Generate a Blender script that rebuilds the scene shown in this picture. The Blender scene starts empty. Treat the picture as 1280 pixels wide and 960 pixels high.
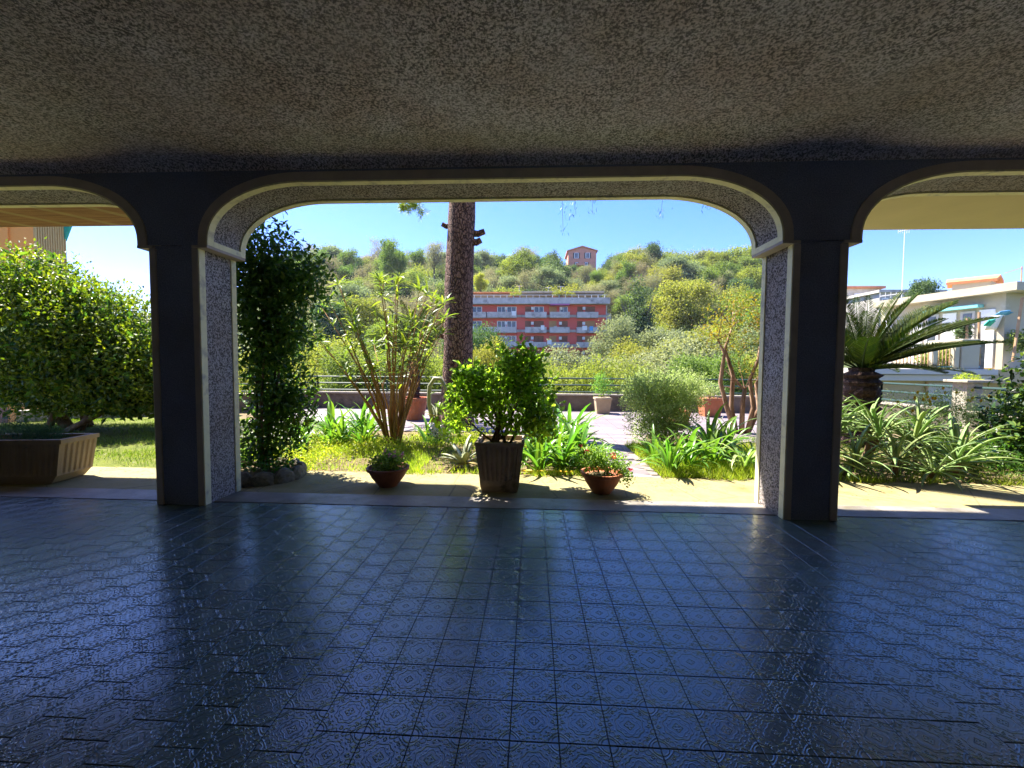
import bpy, bmesh, math, random
import numpy as np
from mathutils import Vector, Matrix, Euler
random.seed(7); rng = np.random.default_rng(7)
R = math.radians
SC = bpy.context.scene
COL = SC.collection

# ------------------------------------------------------------------ camera, sky, sun, exposure
F, PIT, YAW, ROL, CH = 523.0, R(2.64), R(-2.86), R(.38), 1.513
cam = bpy.data.cameras.new('camera'); cam_o = bpy.data.objects.new('camera', cam); COL.objects.link(cam_o)
cam.sensor_width = 36; cam.lens = F / 1280 * 36; cam.clip_start = .05; cam.clip_end = 3000
cam_o.location = (0, 0, CH)
cam_o.rotation_mode = 'XYZ'
_m = Matrix.Rotation(-YAW, 4, 'Z') @ Matrix.Rotation(R(90) - PIT, 4, 'X') @ Matrix.Rotation(ROL, 4, 'Z')
cam_o.rotation_euler = _m.to_euler()
SC.camera = cam_o

SUN = Vector((-.52, .36, 1.0)).normalized()
world = bpy.data.worlds.new('World'); SC.world = world; world.use_nodes = True
wn = world.node_tree; wn.nodes.clear()
wo = wn.nodes.new('ShaderNodeOutputWorld'); wb = wn.nodes.new('ShaderNodeBackground')
sk = wn.nodes.new('ShaderNodeTexSky'); sk.sky_type = 'NISHITA'; sk.sun_disc = False
sk.sun_elevation = math.asin(SUN.z); sk.sun_rotation = math.atan2(SUN.x, SUN.y)
sk.air_density = 1.0; sk.dust_density = .5; sk.ozone_density = 2.5
wb.inputs['Strength'].default_value = .085
hs = wn.nodes.new('ShaderNodeHueSaturation'); hs.inputs['Saturation'].default_value = 1.3; wn.links.new(sk.outputs[0], hs.inputs['Color'])
tm = wn.nodes.new('ShaderNodeMix'); tm.data_type = 'RGBA'; tm.blend_type = 'MULTIPLY'; tm.inputs[0].default_value = 1; tm.inputs[7].default_value = (.74, .70, 1.06, 1)
wn.links.new(hs.outputs[0], tm.inputs[6]); wn.links.new(tm.outputs[2], wb.inputs['Color']); wn.links.new(wb.outputs[0], wo.inputs['Surface'])
sun = bpy.data.lights.new('sun', 'SUN'); sun.energy = 4.8; sun.angle = R(.5); sun.color = (1, .93, .80)
sun_o = bpy.data.objects.new('sun', sun); COL.objects.link(sun_o)
sun_o.rotation_euler = SUN.to_track_quat('Z', 'Y').to_euler(); sun_o.location = (-20, 20, 40)
SC.view_settings.view_transform = 'Standard'; SC.view_settings.look = 'None'
SC.view_settings.exposure = 2.2; SC.view_settings.gamma = 1
SC.render.engine = 'CYCLES'
SC.cycles.max_bounces = 8; SC.cycles.diffuse_bounces = 5; SC.cycles.transmission_bounces = 4
SC.cycles.use_denoising = True

# ------------------------------------------------------------------ small helpers
def at(px, py, Y):
    """world point on the plane y = Y seen at this place of the photograph (1280 x 960)"""
    a, b = (px - 640) / F, (py - 480) / F
    c, s = math.cos(ROL), math.sin(ROL); a, b = a * c + b * s, -a * s + b * c
    c, s = math.cos(PIT), math.sin(PIT); yr, zr = c - b * s, -b * c - s
    c, s = math.cos(YAW), math.sin(YAW); x, y, z = a * c + yr * s, -a * s + yr * c, zr
    t = Y / y
    return Vector((x * t, Y, CH + z * t))

def tag(o, label=None, cat=None, group=None, kind=None):
    if label: o['label'] = label
    if cat: o['category'] = cat
    if group: o['group'] = group
    if kind: o['kind'] = kind
    return o

def empty(name, loc=(0, 0, 0), label=None, cat=None, group=None, rz=0):
    o = bpy.data.objects.new(name, None); COL.objects.link(o)
    o.location = loc; o.rotation_euler = (0, 0, rz); o.empty_display_size = .2
    return tag(o, label, cat, group)

def link(name, me, parent=None, kind=None):
    o = bpy.data.objects.new(name, me); COL.objects.link(o)
    if parent is not None: o.parent = parent
    if kind: o['kind'] = kind
    return o

def copy_tree(o, parent=None):
    c = o.copy(); COL.objects.link(c)
    if parent is not None: c.parent = parent
    for ch in list(o.children): copy_tree(ch, c)
    return c

class MB:
    def __init__(s): s.v = []; s.f = []; s.uv = None
    def add(s, v, f):
        n = len(s.v); s.v += [tuple(p) for p in v]; s.f += [tuple(i + n for i in q) for q in f]; return s
    def box(s, x0, x1, y0, y1, z0, z1, m=None):
        v = [(x, y, z) for z in (z0, z1) for y in (y0, y1) for x in (x0, x1)]
        if m is not None: v = [m @ Vector(p) for p in v]
        return s.add(v, [(0, 2, 3, 1), (4, 5, 7, 6), (0, 1, 5, 4), (2, 6, 7, 3), (0, 4, 6, 2), (1, 3, 7, 5)])
    def obox(s, c, d, w, z0, z1):
        """box from c[0] to c[1] (xy) with width w"""
        a, b = Vector(c), Vector(d); t = (b - a).normalized(); n = Vector((-t.y, t.x)) * w / 2
        p = [a - n, b - n, b + n, a + n]
        v = [(q.x, q.y, z0) for q in p] + [(q.x, q.y, z1) for q in p]
        return s.add(v, [(3, 2, 1, 0), (4, 5, 6, 7), (0, 1, 5, 4), (1, 2, 6, 5), (2, 3, 7, 6), (3, 0, 4, 7)])
    def tube(s, pts, rad, n=8, cap=True):
        pts = [Vector(p) for p in pts]; rad = rad if hasattr(rad, '__len__') else [rad] * len(pts)
        rings = []; up = Vector((0, 0, 1))
        prev = None
        for i, p in enumerate(pts):
            t = (pts[min(i + 1, len(pts) - 1)] - pts[max(i - 1, 0)]).normalized()
            if prev is None:
                u = t.cross(Vector((.123, .96, .2))); u.normalize()
            else:
                u = (prev - t * prev.dot(t)).normalized()
            prev = u; w = t.cross(u)
            rings.append([p + (u * math.cos(2 * math.pi * k / n) + w * math.sin(2 * math.pi * k / n)) * rad[i] for k in range(n)])
        v = [q for r in rings for q in r]; f = []
        for i in range(len(rings) - 1):
            for k in range(n):
                a = i * n + k; b = i * n + (k + 1) % n
                f.append((a, b, b + n, a + n))
        if cap: f += [tuple(range(n))[::-1], tuple(range(len(v) - n, len(v)))]
        return s.add(v, f)
    def lathe(s, prof, n=24, c=(0, 0, 0)):
        v = []; f = []
        for r, z in prof: v += [(c[0] + r * math.cos(2 * math.pi * k / n), c[1] + r * math.sin(2 * math.pi * k / n), c[2] + z) for k in range(n)]
        for i in range(len(prof) - 1):
            for k in range(n):
                a = i * n + k; b = i * n + (k + 1) % n; f.append((a, b, b + n, a + n))
        return s.add(v, f)
    def mesh(s, name, m, smooth=False):
        me = bpy.data.meshes.new(name); me.from_pydata(s.v, [], s.f)
        if m: me.materials.append(m)
        me.polygons.foreach_set('use_smooth', [bool(smooth)] * len(me.polygons))
        me.update(); return me
    def build(s, name, m, parent=None, kind=None, smooth=False):
        return link(name, s.mesh(name, m, smooth), parent, kind)

def bevel(o, w, seg=2):
    b = o.modifiers.new('bevel', 'BEVEL'); b.width = w; b.segments = seg; b.limit_method = 'ANGLE'; return o

def np_mesh(name, V, Fc, m, smooth=False):
    """V (n,3), Fc (k,m) faces of the same size"""
    me = bpy.data.meshes.new(name); V = np.asarray(V, 'f4'); Fc = np.asarray(Fc, 'i4')
    me.vertices.add(len(V)); me.vertices.foreach_set('co', V.ravel())
    k, q = Fc.shape
    me.loops.add(k * q); me.loops.foreach_set('vertex_index', Fc.ravel())
    me.polygons.add(k); me.polygons.foreach_set('loop_start', np.arange(k, dtype='i4') * q)
    try: me.polygons.foreach_set('loop_total', np.full(k, q, 'i4'))
    except Exception: pass
    me.polygons.foreach_set('use_smooth', np.full(k, bool(smooth)))
    me.materials.append(m); me.update(calc_edges=True); return me

# ------------------------------------------------------------------ materials
class NT:
    def __init__(s, name):
        s.m = bpy.data.materials.new(name); s.m.use_nodes = True; s.t = s.m.node_tree; s.t.nodes.clear()
        s.out = s.t.nodes.new('ShaderNodeOutputMaterial'); s.p = s.t.nodes.new('ShaderNodeBsdfPrincipled')
        s.t.links.new(s.p.outputs[0], s.out.inputs[0])
    def n(s, t, **k):
        o = s.t.nodes.new(t)
        for a, b in k.items(): setattr(o, a, b)
        return o
    def l(s, a, b): s.t.links.new(a, b); return b
    def put(s, inp, v):
        if isinstance(v, (int, float)): inp.default_value = v
        elif isinstance(v, (tuple, list)): inp.default_value = (*v, 1) if len(v) == 3 and inp.type == 'RGBA' else v
        else: s.l(v, inp)
    def math(s, op, a, b=0, clamp=False):
        o = s.n('ShaderNodeMath', operation=op, use_clamp=clamp); s.put(o.inputs[0], a); s.put(o.inputs[1], b); return o.outputs[0]
    def mix(s, f, a, b, mode='MIX'):
        o = s.n('ShaderNodeMix', data_type='RGBA', blend_type=mode); s.put(o.inputs[0], f); s.put(o.inputs[6], a); s.put(o.inputs[7], b); return o.outputs[2]
    def coord(s, which='Object'): return s.n('ShaderNodeTexCoord').outputs[which]
    def noise(s, scale, detail=4, rough=.6, vec=None, sc3=None):
        o = s.n('ShaderNodeTexNoise'); o.inputs['Scale'].default_value = scale; o.inputs['Detail'].default_value = detail; o.inputs['Roughness'].default_value = rough
        v = vec if vec is not None else s.coord()
        if sc3:
            mp = s.n('ShaderNodeMapping'); mp.inputs['Scale'].default_value = sc3; s.l(v, mp.inputs[0]); v = mp.outputs[0]
        s.l(v, o.inputs['Vector']); return o.outputs['Fac']
    def vor(s, scale, vec=None, feat='F1'):
        o = s.n('ShaderNodeTexVoronoi', feature=feat); o.inputs['Scale'].default_value = scale
        s.l(vec if vec is not None else s.coord(), o.inputs['Vector']); return o
    def ramp(s, f, stops):
        o = s.n('ShaderNodeValToRGB'); e = o.color_ramp.elements
        while len(e) < len(stops): e.new(.5)
        for i, (p, c) in enumerate(stops): e[i].position = p; e[i].color = (*c, 1) if len(c) == 3 else c
        s.put(o.inputs[0], f); return o.outputs[0]
    def bump(s, h, strength=.5, dist=.01):
        o = s.n('ShaderNodeBump'); o.inputs['Strength'].default_value = strength; o.inputs['Distance'].default_value = dist
        s.l(h, o.inputs['Height']); s.l(o.outputs[0], s.p.inputs['Normal']); return o
    def fin(s, col=None, rough=None, spec=None, metal=None):
        if col is not None: s.put(s.p.inputs['Base Color'], col)
        if rough is not None: s.put(s.p.inputs['Roughness'], rough)
        if spec is not None: s.put(s.p.inputs['Specular IOR Level'], spec)
        if metal is not None: s.put(s.p.inputs['Metallic'], metal)
        return s.m

def sc(c, k): return tuple(min(1, x * k) for x in c)

def mat_plain(name, col, rough=.6, var=.25, scale=4, bump=.2, bscale=60, bd=.004, metal=0, dirt=None):
    s = NT(name); n1 = s.noise(scale, 5)
    c = s.ramp(n1, [(.3, sc(col, 1 - var)), (.7, sc(col, 1 + var))])
    if dirt:
        d = s.noise(scale * .6, 6, .7); f = s.ramp(d, [(.52, (0, 0, 0)), (.68, (1, 1, 1))]); c = s.mix(f, c, dirt)
    s.bump(s.noise(bscale, 4), bump, bd); return s.fin(c, rough, metal=metal)

def mat_speckle(name, dark, light, scale=70, thr=(.42, .56), bump=.7, bd=.006, tint=None):
    s = NT(name); v = s.coord()
    n = s.noise(scale, 3, .65, v); c = s.ramp(n, [(thr[0], dark), (thr[1], light)])
    big = s.noise(1.1, 5, .6, v)
    c = s.mix(s.ramp(big, [(.35, (0, 0, 0)), (.7, (.35, .35, .35))]), c, tint or sc(light, .8), 'MIX')
    st = s.noise(.7, 7, .72, v); c = s.mix(s.ramp(st, [(.42, (0, 0, 0)), (.62, (.75, .75, .75))]), c, s.mix(1.0, c, (.82, .70, .60), 'MULTIPLY'))
    vo = s.vor(scale * .55, v).outputs['Distance']
    s.bump(s.math('ADD', n, s.math('MULTIPLY', vo, .5)), bump, bd); return s.fin(c, .9, .2)

def mat_leaf(name, cols, rough=.5, trans=.35, tint=.25, tcol=None, spec=.4):
    s = NT(name); g = s.n('ShaderNodeNewGeometry'); oi = s.n('ShaderNodeObjectInfo')
    f = g.outputs['Random Per Island']
    k = len(cols); c = s.ramp(f, [(i / max(1, k - 1), cc) for i, cc in enumerate(cols)])
    hv = s.n('ShaderNodeHueSaturation'); s.l(c, hv.inputs['Color'])
    mr = s.math('MULTIPLY_ADD', oi.outputs['Random'], .05); mr.node.inputs[2].default_value = .475; s.l(mr, hv.inputs['Hue'])
    nz = s.noise(1.7, 2); v = s.math('MULTIPLY_ADD', nz, tint * 2); v.node.inputs[2].default_value = 1 - tint; s.l(v, hv.inputs['Value'])
    s.l(hv.outputs[0], s.p.inputs['Base Color']); s.p.inputs['Roughness'].default_value = rough
    s.p.inputs['Specular IOR Level'].default_value = spec
    tr = s.n('ShaderNodeBsdfTranslucent')
    tc = s.mix(1.0, hv.outputs[0], tcol or (1.6, 1.7, .6), 'MULTIPLY'); s.l(tc, tr.inputs[0])
    mx = s.n('ShaderNodeMixShader'); mx.inputs[0].default_value = trans
    s.l(s.p.outputs[0], mx.inputs[1]); s.l(tr.outputs[0], mx.inputs[2]); s.l(mx.outputs[0], s.out.inputs[0]); return s.m

def mat_bark(name, a, b, scale=9, stretch=(1, 1, .16), bd=.02):
    s = NT(name); n = s.noise(scale, 6, .7, None, stretch); c = s.ramp(n, [(.35, a), (.65, b)])
    s.bump(n, .9, bd); return s.fin(c, .9, .2)

def mat_tile():
    s = NT('glazed_relief_tile'); uv = s.coord('UV'); sp = s.n('ShaderNodeSeparateXYZ'); s.l(uv, sp.inputs[0])
    u = s.math('SUBTRACT', sp.outputs[0], .5); v = s.math('SUBTRACT', sp.outputs[1], .5)
    au = s.math('ABSOLUTE', u); av = s.math('ABSOLUTE', v)
    def dist(a, b, x, y):
        dx = s.math('SUBTRACT', a, x); dy = s.math('SUBTRACT', b, y)
        return s.math('SQRT', s.math('ADD', s.math('MULTIPLY', dx, dx), s.math('MULTIPLY', dy, dy)))
    def line(d, r0, w):
        return s.math('MAXIMUM', s.math('SUBTRACT', 1, s.math('DIVIDE', s.math('ABSOLUTE', s.math('SUBTRACT', d, r0)), w)), 0)
    r = dist(u, v, 0, 0); th = s.math('ARCTAN2', v, u); w8 = s.math('MULTIPLY', s.math('COSINE', s.math('MULTIPLY', th, 8)), .016)
    w16 = s.math('MULTIPLY', s.math('COSINE', s.math('MULTIPLY', th, 4)), .03)
    rc = dist(au, av, .5, .5); rd = s.math('ADD', au, av)
    terms = [(line(s.math('ADD', r, w8), .285, .014), .8), (line(s.math('SUBTRACT', r, w16), .19, .02), .35), (line(rd, .11, .014), .9),
             (line(dist(au, av, .034, .034), .0, .026), 1), (line(rc, .16, .02), .9), (line(s.math('ADD', rc, s.math('MULTIPLY', w8, 1.2)), .225, .02), .8),
             (line(dist(au, av, .3, .3), .026, .016), 1), (line(dist(au, av, .40, .0), .03, .02), .9), (line(dist(au, av, .0, .40), .03, .02), .9),
             (line(dist(au, av, .46, .12), .05, .016), .8), (line(dist(au, av, .12, .46), .05, .016), .8), (line(dist(au, av, .40, .24), .06, .014), .7), (line(dist(au, av, .24, .40), .06, .014), .7)]
    terms.append((s.math('MULTIPLY', line(r, .355, .022), s.math('MAXIMUM', s.math('COSINE', s.math('MULTIPLY', th, 16)), 0)), .8)); terms.append((s.math('MULTIPLY', line(r, .22, .02), s.math('MAXIMUM', s.math('COSINE', s.math('MULTIPLY', th, 12)), 0)), .6))
    h = None
    for t, k in terms:
        t = s.math('MULTIPLY', t, k); h = t if h is None else s.math('MAXIMUM', h, t)
    oi = s.n('ShaderNodeObjectInfo'); geo = s.n('ShaderNodeNewGeometry')
    rnd = s.math('FRACT', s.math('ADD', oi.outputs['Random'], geo.outputs['Random Per Island']))
    wp = geo.outputs['Position']
    dirt = s.noise(1.3, 5, .6, wp); fine = s.noise(140, 3, .6, wp)
    c = s.ramp(rnd, [(0, (.06, .11, .10)), (.5, (.09, .145, .13)), (1, (.12, .18, .16))])
    c = s.mix(s.math('MULTIPLY', h, .35), c, (.012, .018, .026))
    c = s.mix(s.ramp(dirt, [(.45, (0, 0, 0)), (.7, (.6, .6, .6))]), c, (.085, .09, .085))
    sc_ = s.noise(9, 6, .75, wp); c = s.mix(s.ramp(sc_, [(.6, (0, 0, 0)), (.72, (.35, .35, .35))]), c, (.12, .12, .11))
    ro = s.math('MULTIPLY_ADD', s.math('ADD', s.math('MULTIPLY', dirt, .7), s.math('MULTIPLY', sc_, .5)), .26); ro.node.inputs[2].default_value = .03
    hh = s.math('ADD', h, s.math('MULTIPLY', fine, .25))
    s.bump(hh, .72, .002)
    return s.fin(c, ro, 1.0)

M = {}
M['tile'] = mat_tile()
M['grout'] = mat_plain('dark_grout', (.03, .035, .04), .8, .3)
M['ceiling'] = mat_speckle('roughcast_ceiling', (.13, .125, .145), (.82, .77, .88), 60, (.42, .58), .9, .008)
M['wall'] = mat_speckle('roughcast_wall', (.13, .15, .26), (.29, .33, .50), 80, (.35, .65), .7, .006)  # blue in the base colour stands for the cool shade on the face
M['pebble'] = mat_speckle('pebbledash_reveal', (.045, .042, .045), (.46, .44, .47), 62, (.43, .55), 1, .008, tint=(.42, .40, .38))
M['inner_plaster'] = mat_plain('pale_inner_plaster', (.72, .68, .6), .85, .05, 3)
M['trim'] = mat_plain('taupe_trim', (.46, .39, .35), .8, .12, 6, .3, 40)
M['cream'] = mat_plain('cream_trim', (.86, .80, .50), .75, .07, 8, .3, 50, dirt=(.5, .46, .36))
M['soffit_r'] = mat_plain('cream_soffit', (.72, .60, .32), .8, .05, 2, .15, 30)
def mat_soffit_left():
    s = NT('boarded_concrete_soffit'); g = s.n('ShaderNodeNewGeometry').outputs['Position']
    n = s.noise(4, 6, .7, g, (.6, 7, 1)); c = s.ramp(n, [(.3, (.22, .11, .055)), (.7, (.46, .25, .12))])
    mp = s.n('ShaderNodeMapping'); mp.inputs['Rotation'].default_value = (0, 0, R(28)); s.l(g, mp.inputs[0])
    w = s.n('ShaderNodeTexWave'); w.inputs['Scale'].default_value = .55; w.inputs['Distortion'].default_value = 1.2; w.inputs['Detail'].default_value = 3; s.l(mp.outputs[0], w.inputs[0])
    c = s.mix(s.ramp(w.outputs['Fac'], [(.86, (0, 0, 0)), (.97, (.5, .5, .5))]), c, (.5, .42, .2))
    s.bump(n, .6, .02); return s.fin(c, .9)
M['soffit_l'] = mat_soffit_left()
M['render_cream'] = mat_plain('outer_render', (.6, .5, .3), .8, .1)
M['threshold'] = mat_plain('grey_concrete_strip', (.22, .20, .175), .5, .35, 3, .6, 40, .006, dirt=(.12, .10, .06))
def mat_apron():
    s = NT('mossy_concrete'); g = s.n('ShaderNodeNewGeometry').outputs['Position']
    n = s.noise(1.6, 6, .65, g); f = s.noise(26, 5, .7, g)
    c = s.ramp(n, [(.3, (.17, .145, .055)), (.5, (.27, .235, .12)), (.72, (.20, .18, .065))])
    c = s.mix(s.ramp(f, [(.5, (0, 0, 0)), (.75, (.5, .5, .5))]), c, (.22, .19, .08))
    cr = s.vor(1.1, g, 'DISTANCE_TO_EDGE').outputs['Distance']
    c = s.mix(s.ramp(cr, [(.0, (.7, .7, .7)), (.012, (0, 0, 0))]), c, (.08, .07, .05))
    s.bump(f, .5, .006); return s.fin(c, .85, .25)
M['apron'] = mat_apron()
def mat_soil():
    s = NT('garden_soil'); g = s.n('ShaderNodeNewGeometry').outputs['Position']
    n = s.noise(2.2, 6, .7, g); f = s.noise(30, 6, .7, g)
    c = s.ramp(n, [(.35, (.12, .085, .05)), (.6, (.21, .16, .085)), (.72, (.13, .15, .04))]); c = s.mix(.5, c, s.ramp(f, [(.3, (.07, .05, .03)), (.7, (.30, .24, .14))]))
    s.bump(f, .9, .03); return s.fin(c, .95, .1)
M['soil'] = mat_soil()
def mat_lawn():
    s = NT('mossy_lawn_ground'); g = s.n('ShaderNodeNewGeometry').outputs['Position']
    n = s.noise(1.8, 6, .7, g); f = s.noise(40, 5, .7, g)
    c = s.ramp(n, [(.35, (.07, .10, .02)), (.55, (.14, .17, .03)), (.72, (.20, .17, .07))]); c = s.mix(.4, c, s.ramp(f, [(.3, (.04, .05, .015)), (.7, (.22, .24, .06))]))
    s.bump(f, .9, .03); return s.fin(c, .95, .1)
M['lawn'] = mat_lawn()
M['paver'] = mat_plain('pink_terrace_paving', (.16, .13, .145), .75, .13, 1.5, .3, 50, .003, dirt=(.36, .31, .28))
M['joint'] = mat_plain('paving_joint', (.22, .18, .16), .9)
M['parapet'] = mat_plain('weathered_parapet', (.15, .12, .095), .9, .3, 3, .5, 30, .01, dirt=(.08, .07, .05))
M['coping'] = mat_plain('parapet_coping', (.36, .32, .26), .85, .2, 4, .4, 30, .006)
M['rail'] = mat_plain('dark_green_rail', (.018, .05, .045), .6, .2)
M['white_rail'] = mat_plain('white_rail', (.7, .7, .7), .5, .1)
M['leaf_hedge'] = mat_leaf('hedge_leaves', [(.05, .11, .01), (.09, .16, .012), (.14, .21, .016), (.22, .28, .022)], .42, .4, .25)
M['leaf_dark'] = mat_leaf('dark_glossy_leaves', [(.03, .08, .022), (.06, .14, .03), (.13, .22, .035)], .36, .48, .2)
M['leaf_pot'] = mat_leaf('rounded_bush_leaves', [(.07, .14, .02), (.14, .25, .03), (.24, .38, .05), (.36, .48, .1)], .3, .56, .2)
M['leaf_lance'] = mat_leaf('lance_leaves', [(.07, .14, .035), (.12, .20, .04), (.20, .27, .04)], .4, .42, .15)
M['leaf_strap'] = mat_leaf('strap_leaves', [(.055, .14, .025), (.10, .22, .035), (.19, .31, .055)], .32, .38, .2)
M['leaf_aloe'] = mat_leaf('aloe_leaves', [(.20, .32, .10), (.30, .42, .15), (.42, .5, .22)], .35, .3, .12, (1.2, 1.4, .6))
M['leaf_agave'] = mat_leaf('agave_leaves', [(.24, .30, .22), (.30, .34, .22), (.4, .37, .2)], .5, .12, .15)
M['leaf_dry'] = mat_leaf('dry_leaves', [(.32, .22, .08), (.42, .30, .12)], .7, .2, .15)
M['leaf_silver'] = mat_leaf('silvery_leaves', [(.22, .29, .10), (.34, .41, .17), (.5, .54, .32)], .6, .42, .15, (1.3, 1.4, .8))
M['leaf_cycad'] = mat_leaf('cycad_leaflets', [(.014, .035, .009), (.035, .065, .011), (.085, .105, .015)], .6, .12, .3, None, .12)
M['leaf_laurel'] = mat_leaf('laurel_leaves', [(.012, .035, .012), (.03, .07, .02), (.06, .12, .025), (.2, .28, .06)], .28, .25, .3)
M['leaf_geranium'] = mat_leaf('geranium_leaves', [(.08, .20, .04), (.16, .30, .06), (.28, .42, .1)], .5, .4, .2)
M['leaf_orange'] = mat_leaf('turning_leaves', [(.14, .18, .035), (.22, .20, .035), (.28, .14, .03), (.15, .21, .035)], .5, .45, .2)
M['leaf_juniper'] = mat_leaf('blue_green_needles', [(.03, .08, .05), (.06, .13, .07), (.09, .17, .08)], .5, .25, .2)
M['leaf_pine'] = mat_leaf('pine_needles', [(.16, .24, .03), (.24, .33, .04), (.36, .42, .06)], .5, .35, .2)
M['grass'] = mat_leaf('grass_blades', [(.16, .22, .02), (.27, .34, .035), (.42, .42, .07)], .5, .45, .3)
M['lawn_grass'] = mat_leaf('short_lawn_blades', [(.06, .11, .015), (.13, .19, .025), (.21, .24, .04)], .5, .4, .35)
M['petal_pink'] = mat_leaf('pink_petals', [(.55, .12, .35), (.7, .25, .5)], .6, .3, .05, (1, 1, 1))
M['petal_red'] = mat_leaf('red_petals', [(.6, .03, .02), (.7, .06, .04)], .6, .3, .05, (1, 1, 1))
M['petal_yellow'] = mat_leaf('yellow_petals', [(.75, .5, .02), (.8, .6, .04)], .6, .3, .05, (1, 1, 1))
M['petal_white'] = mat_leaf('white_petals', [(.75, .72, .6), (.8, .8, .72)], .6, .3, .05, (1, 1, 1))
def mat_pine():
    s = NT('plated_pine_bark'); v = s.coord(); mp = s.n('ShaderNodeMapping'); mp.inputs['Scale'].default_value = (1, 1, .42)
    nz = s.n('ShaderNodeTexNoise'); nz.inputs['Scale'].default_value = 7; s.l(v, nz.inputs['Vector']); ad = s.n('ShaderNodeVectorMath', operation='MULTIPLY_ADD'); s.l(nz.outputs['Color'], ad.inputs[0]); ad.inputs[1].default_value = (.12, .12, .12); s.l(v, ad.inputs[2]); s.l(ad.outputs[0], mp.inputs[0])
    e = s.vor(17, mp.outputs[0], 'DISTANCE_TO_EDGE').outputs['Distance']; n = s.noise(40, 6, .7, v); f = s.math('MULTIPLY', s.math('MINIMUM', s.math('MULTIPLY', e, 6), 1), 1)
    c = s.ramp(n, [(.35, (.14, .085, .07)), (.6, (.32, .20, .16)), (.72, (.5, .36, .28))]); c = s.mix(f, (.035, .02, .02), c)
    s.bump(s.math('ADD', f, s.math('MULTIPLY', n, .6)), 1, .03); return s.fin(c, .9, .2)
M['bark_pine'] = mat_pine()
M['bark_brown'] = mat_bark('brown_bark', (.09, .055, .03), (.26, .17, .10), 18)
M['bark_cane'] = mat_bark('tan_canes', (.22, .12, .05), (.46, .28, .13), 20)
M['bark_myrtle'] = mat_bark('peeling_bark', (.16, .09, .055), (.42, .28, .19), 12)
M['bark_grey'] = mat_bark('grey_bark', (.08, .07, .06), (.2, .17, .14), 3)
M['bark_cycad'] = mat_bark('cycad_trunk', (.02, .013, .012), (.11, .07, .06), 18, (1, 1, 1), .05)
M['pot_brown'] = mat_plain('brown_concrete_pot', (.42, .32, .25), .75, .2, 5, .4, 60, .004, dirt=(.09, .07, .05))
M['planter'] = mat_plain('sandy_concrete_planter', (.33, .24, .15), .85, .15, 4, .7, 90, .006)
M['pot_tan'] = mat_plain('tan_concrete_pot', (.40, .31, .20), .85, .15, 4, .5, 60)
M['terracotta'] = mat_plain('terracotta', (.42, .14, .06), .7, .18, 6, .3, 60, .003, dirt=(.34, .16, .1))
M['terracotta_dark'] = mat_plain('dark_terracotta', (.26, .09, .055), .7, .18, 6, .3, 60, .003)
M['stone'] = mat_plain('rough_edging_stone', (.22, .19, .14), .9, .3, 7, .9, 30, .02, dirt=(.1, .1, .05))
# far materials
M['far_red'] = mat_plain('red_render', (.68, .125, .095), .85, .08, .3, .1, 3)
M['far_concrete'] = mat_plain('weathered_concrete', (.50, .46, .42), .9, .2, .9, .2, 5, dirt=(.2, .19, .17))
M['far_shutter'] = mat_plain('brown_shutter', (.22, .09, .05), .7, .2, 1)
M['far_shutter2'] = mat_plain('ochre_shutter', (.45, .24, .09), .7, .1, 1)
M['far_white'] = mat_plain('white_frame', (.75, .75, .72), .6, .05)
s_ = NT('window_glass'); M['glass'] = s_.fin((.05, .06, .07), .08, .8)
M['far_cream'] = mat_plain('cream_wall', (.40, .31, .18), .85, .08, .5, .1, 5)
M['far_brick'] = mat_plain('pink_brick', (.66, .28, .18), .9, .15, .5, .2, 5)
M['tile_orange'] = mat_plain('orange_roof_tile', (.60, .24, .10), .85, .2, 1, .4, 10, .03)
M['white_wall'] = mat_plain('white_wall', (.44, .39, .27), .8, .06, .4, .1, 5, dirt=(.6, .56, .46))
M['old_white'] = mat_plain('stained_white_wall', (.42, .37, .26), .85, .12, .7, .1, 5, dirt=(.42, .37, .28))
M['fascia'] = mat_plain('pale_fascia', (.46, .43, .40), .7, .05, .5)
M['teal'] = mat_plain('teal_paint', (.18, .48, .46), .5, .1)
M['teal_sheet'] = mat_plain('teal_netting', (.03, .40, .30), .7, .1)
M['blue_sheet'] = mat_plain('blue_awning', (.10, .35, .65), .7, .1)
M['wood'] = mat_plain('weathered_pole', (.42, .25, .13), .8, .15)
M['orange_wall'] = mat_plain('orange_render', (.80, .30, .06), .85, .06, .3)
M['ribbed'] = mat_plain('ochre_ribbed_cladding', (.62, .40, .16), .8, .08, .5)
M['metal'] = mat_plain('grey_metal', (.45, .45, .46), .4, .05, metal=.7)
M['hose'] = mat_plain('yellow_garden_hose', (.75, .45, .03), .5, .05)
def mat_hill():
    s = NT('wooded_ground'); g = s.n('ShaderNodeNewGeometry').outputs['Position']
    n = s.noise(.12, 8, .7, g); c = s.ramp(n, [(.35, (.04, .06, .022)), (.55, (.08, .10, .035)), (.7, (.13, .13, .06))])
    s.bump(n, 1, .6); return s.fin(c, .95, .1)
M['hill'] = mat_hill()
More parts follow.
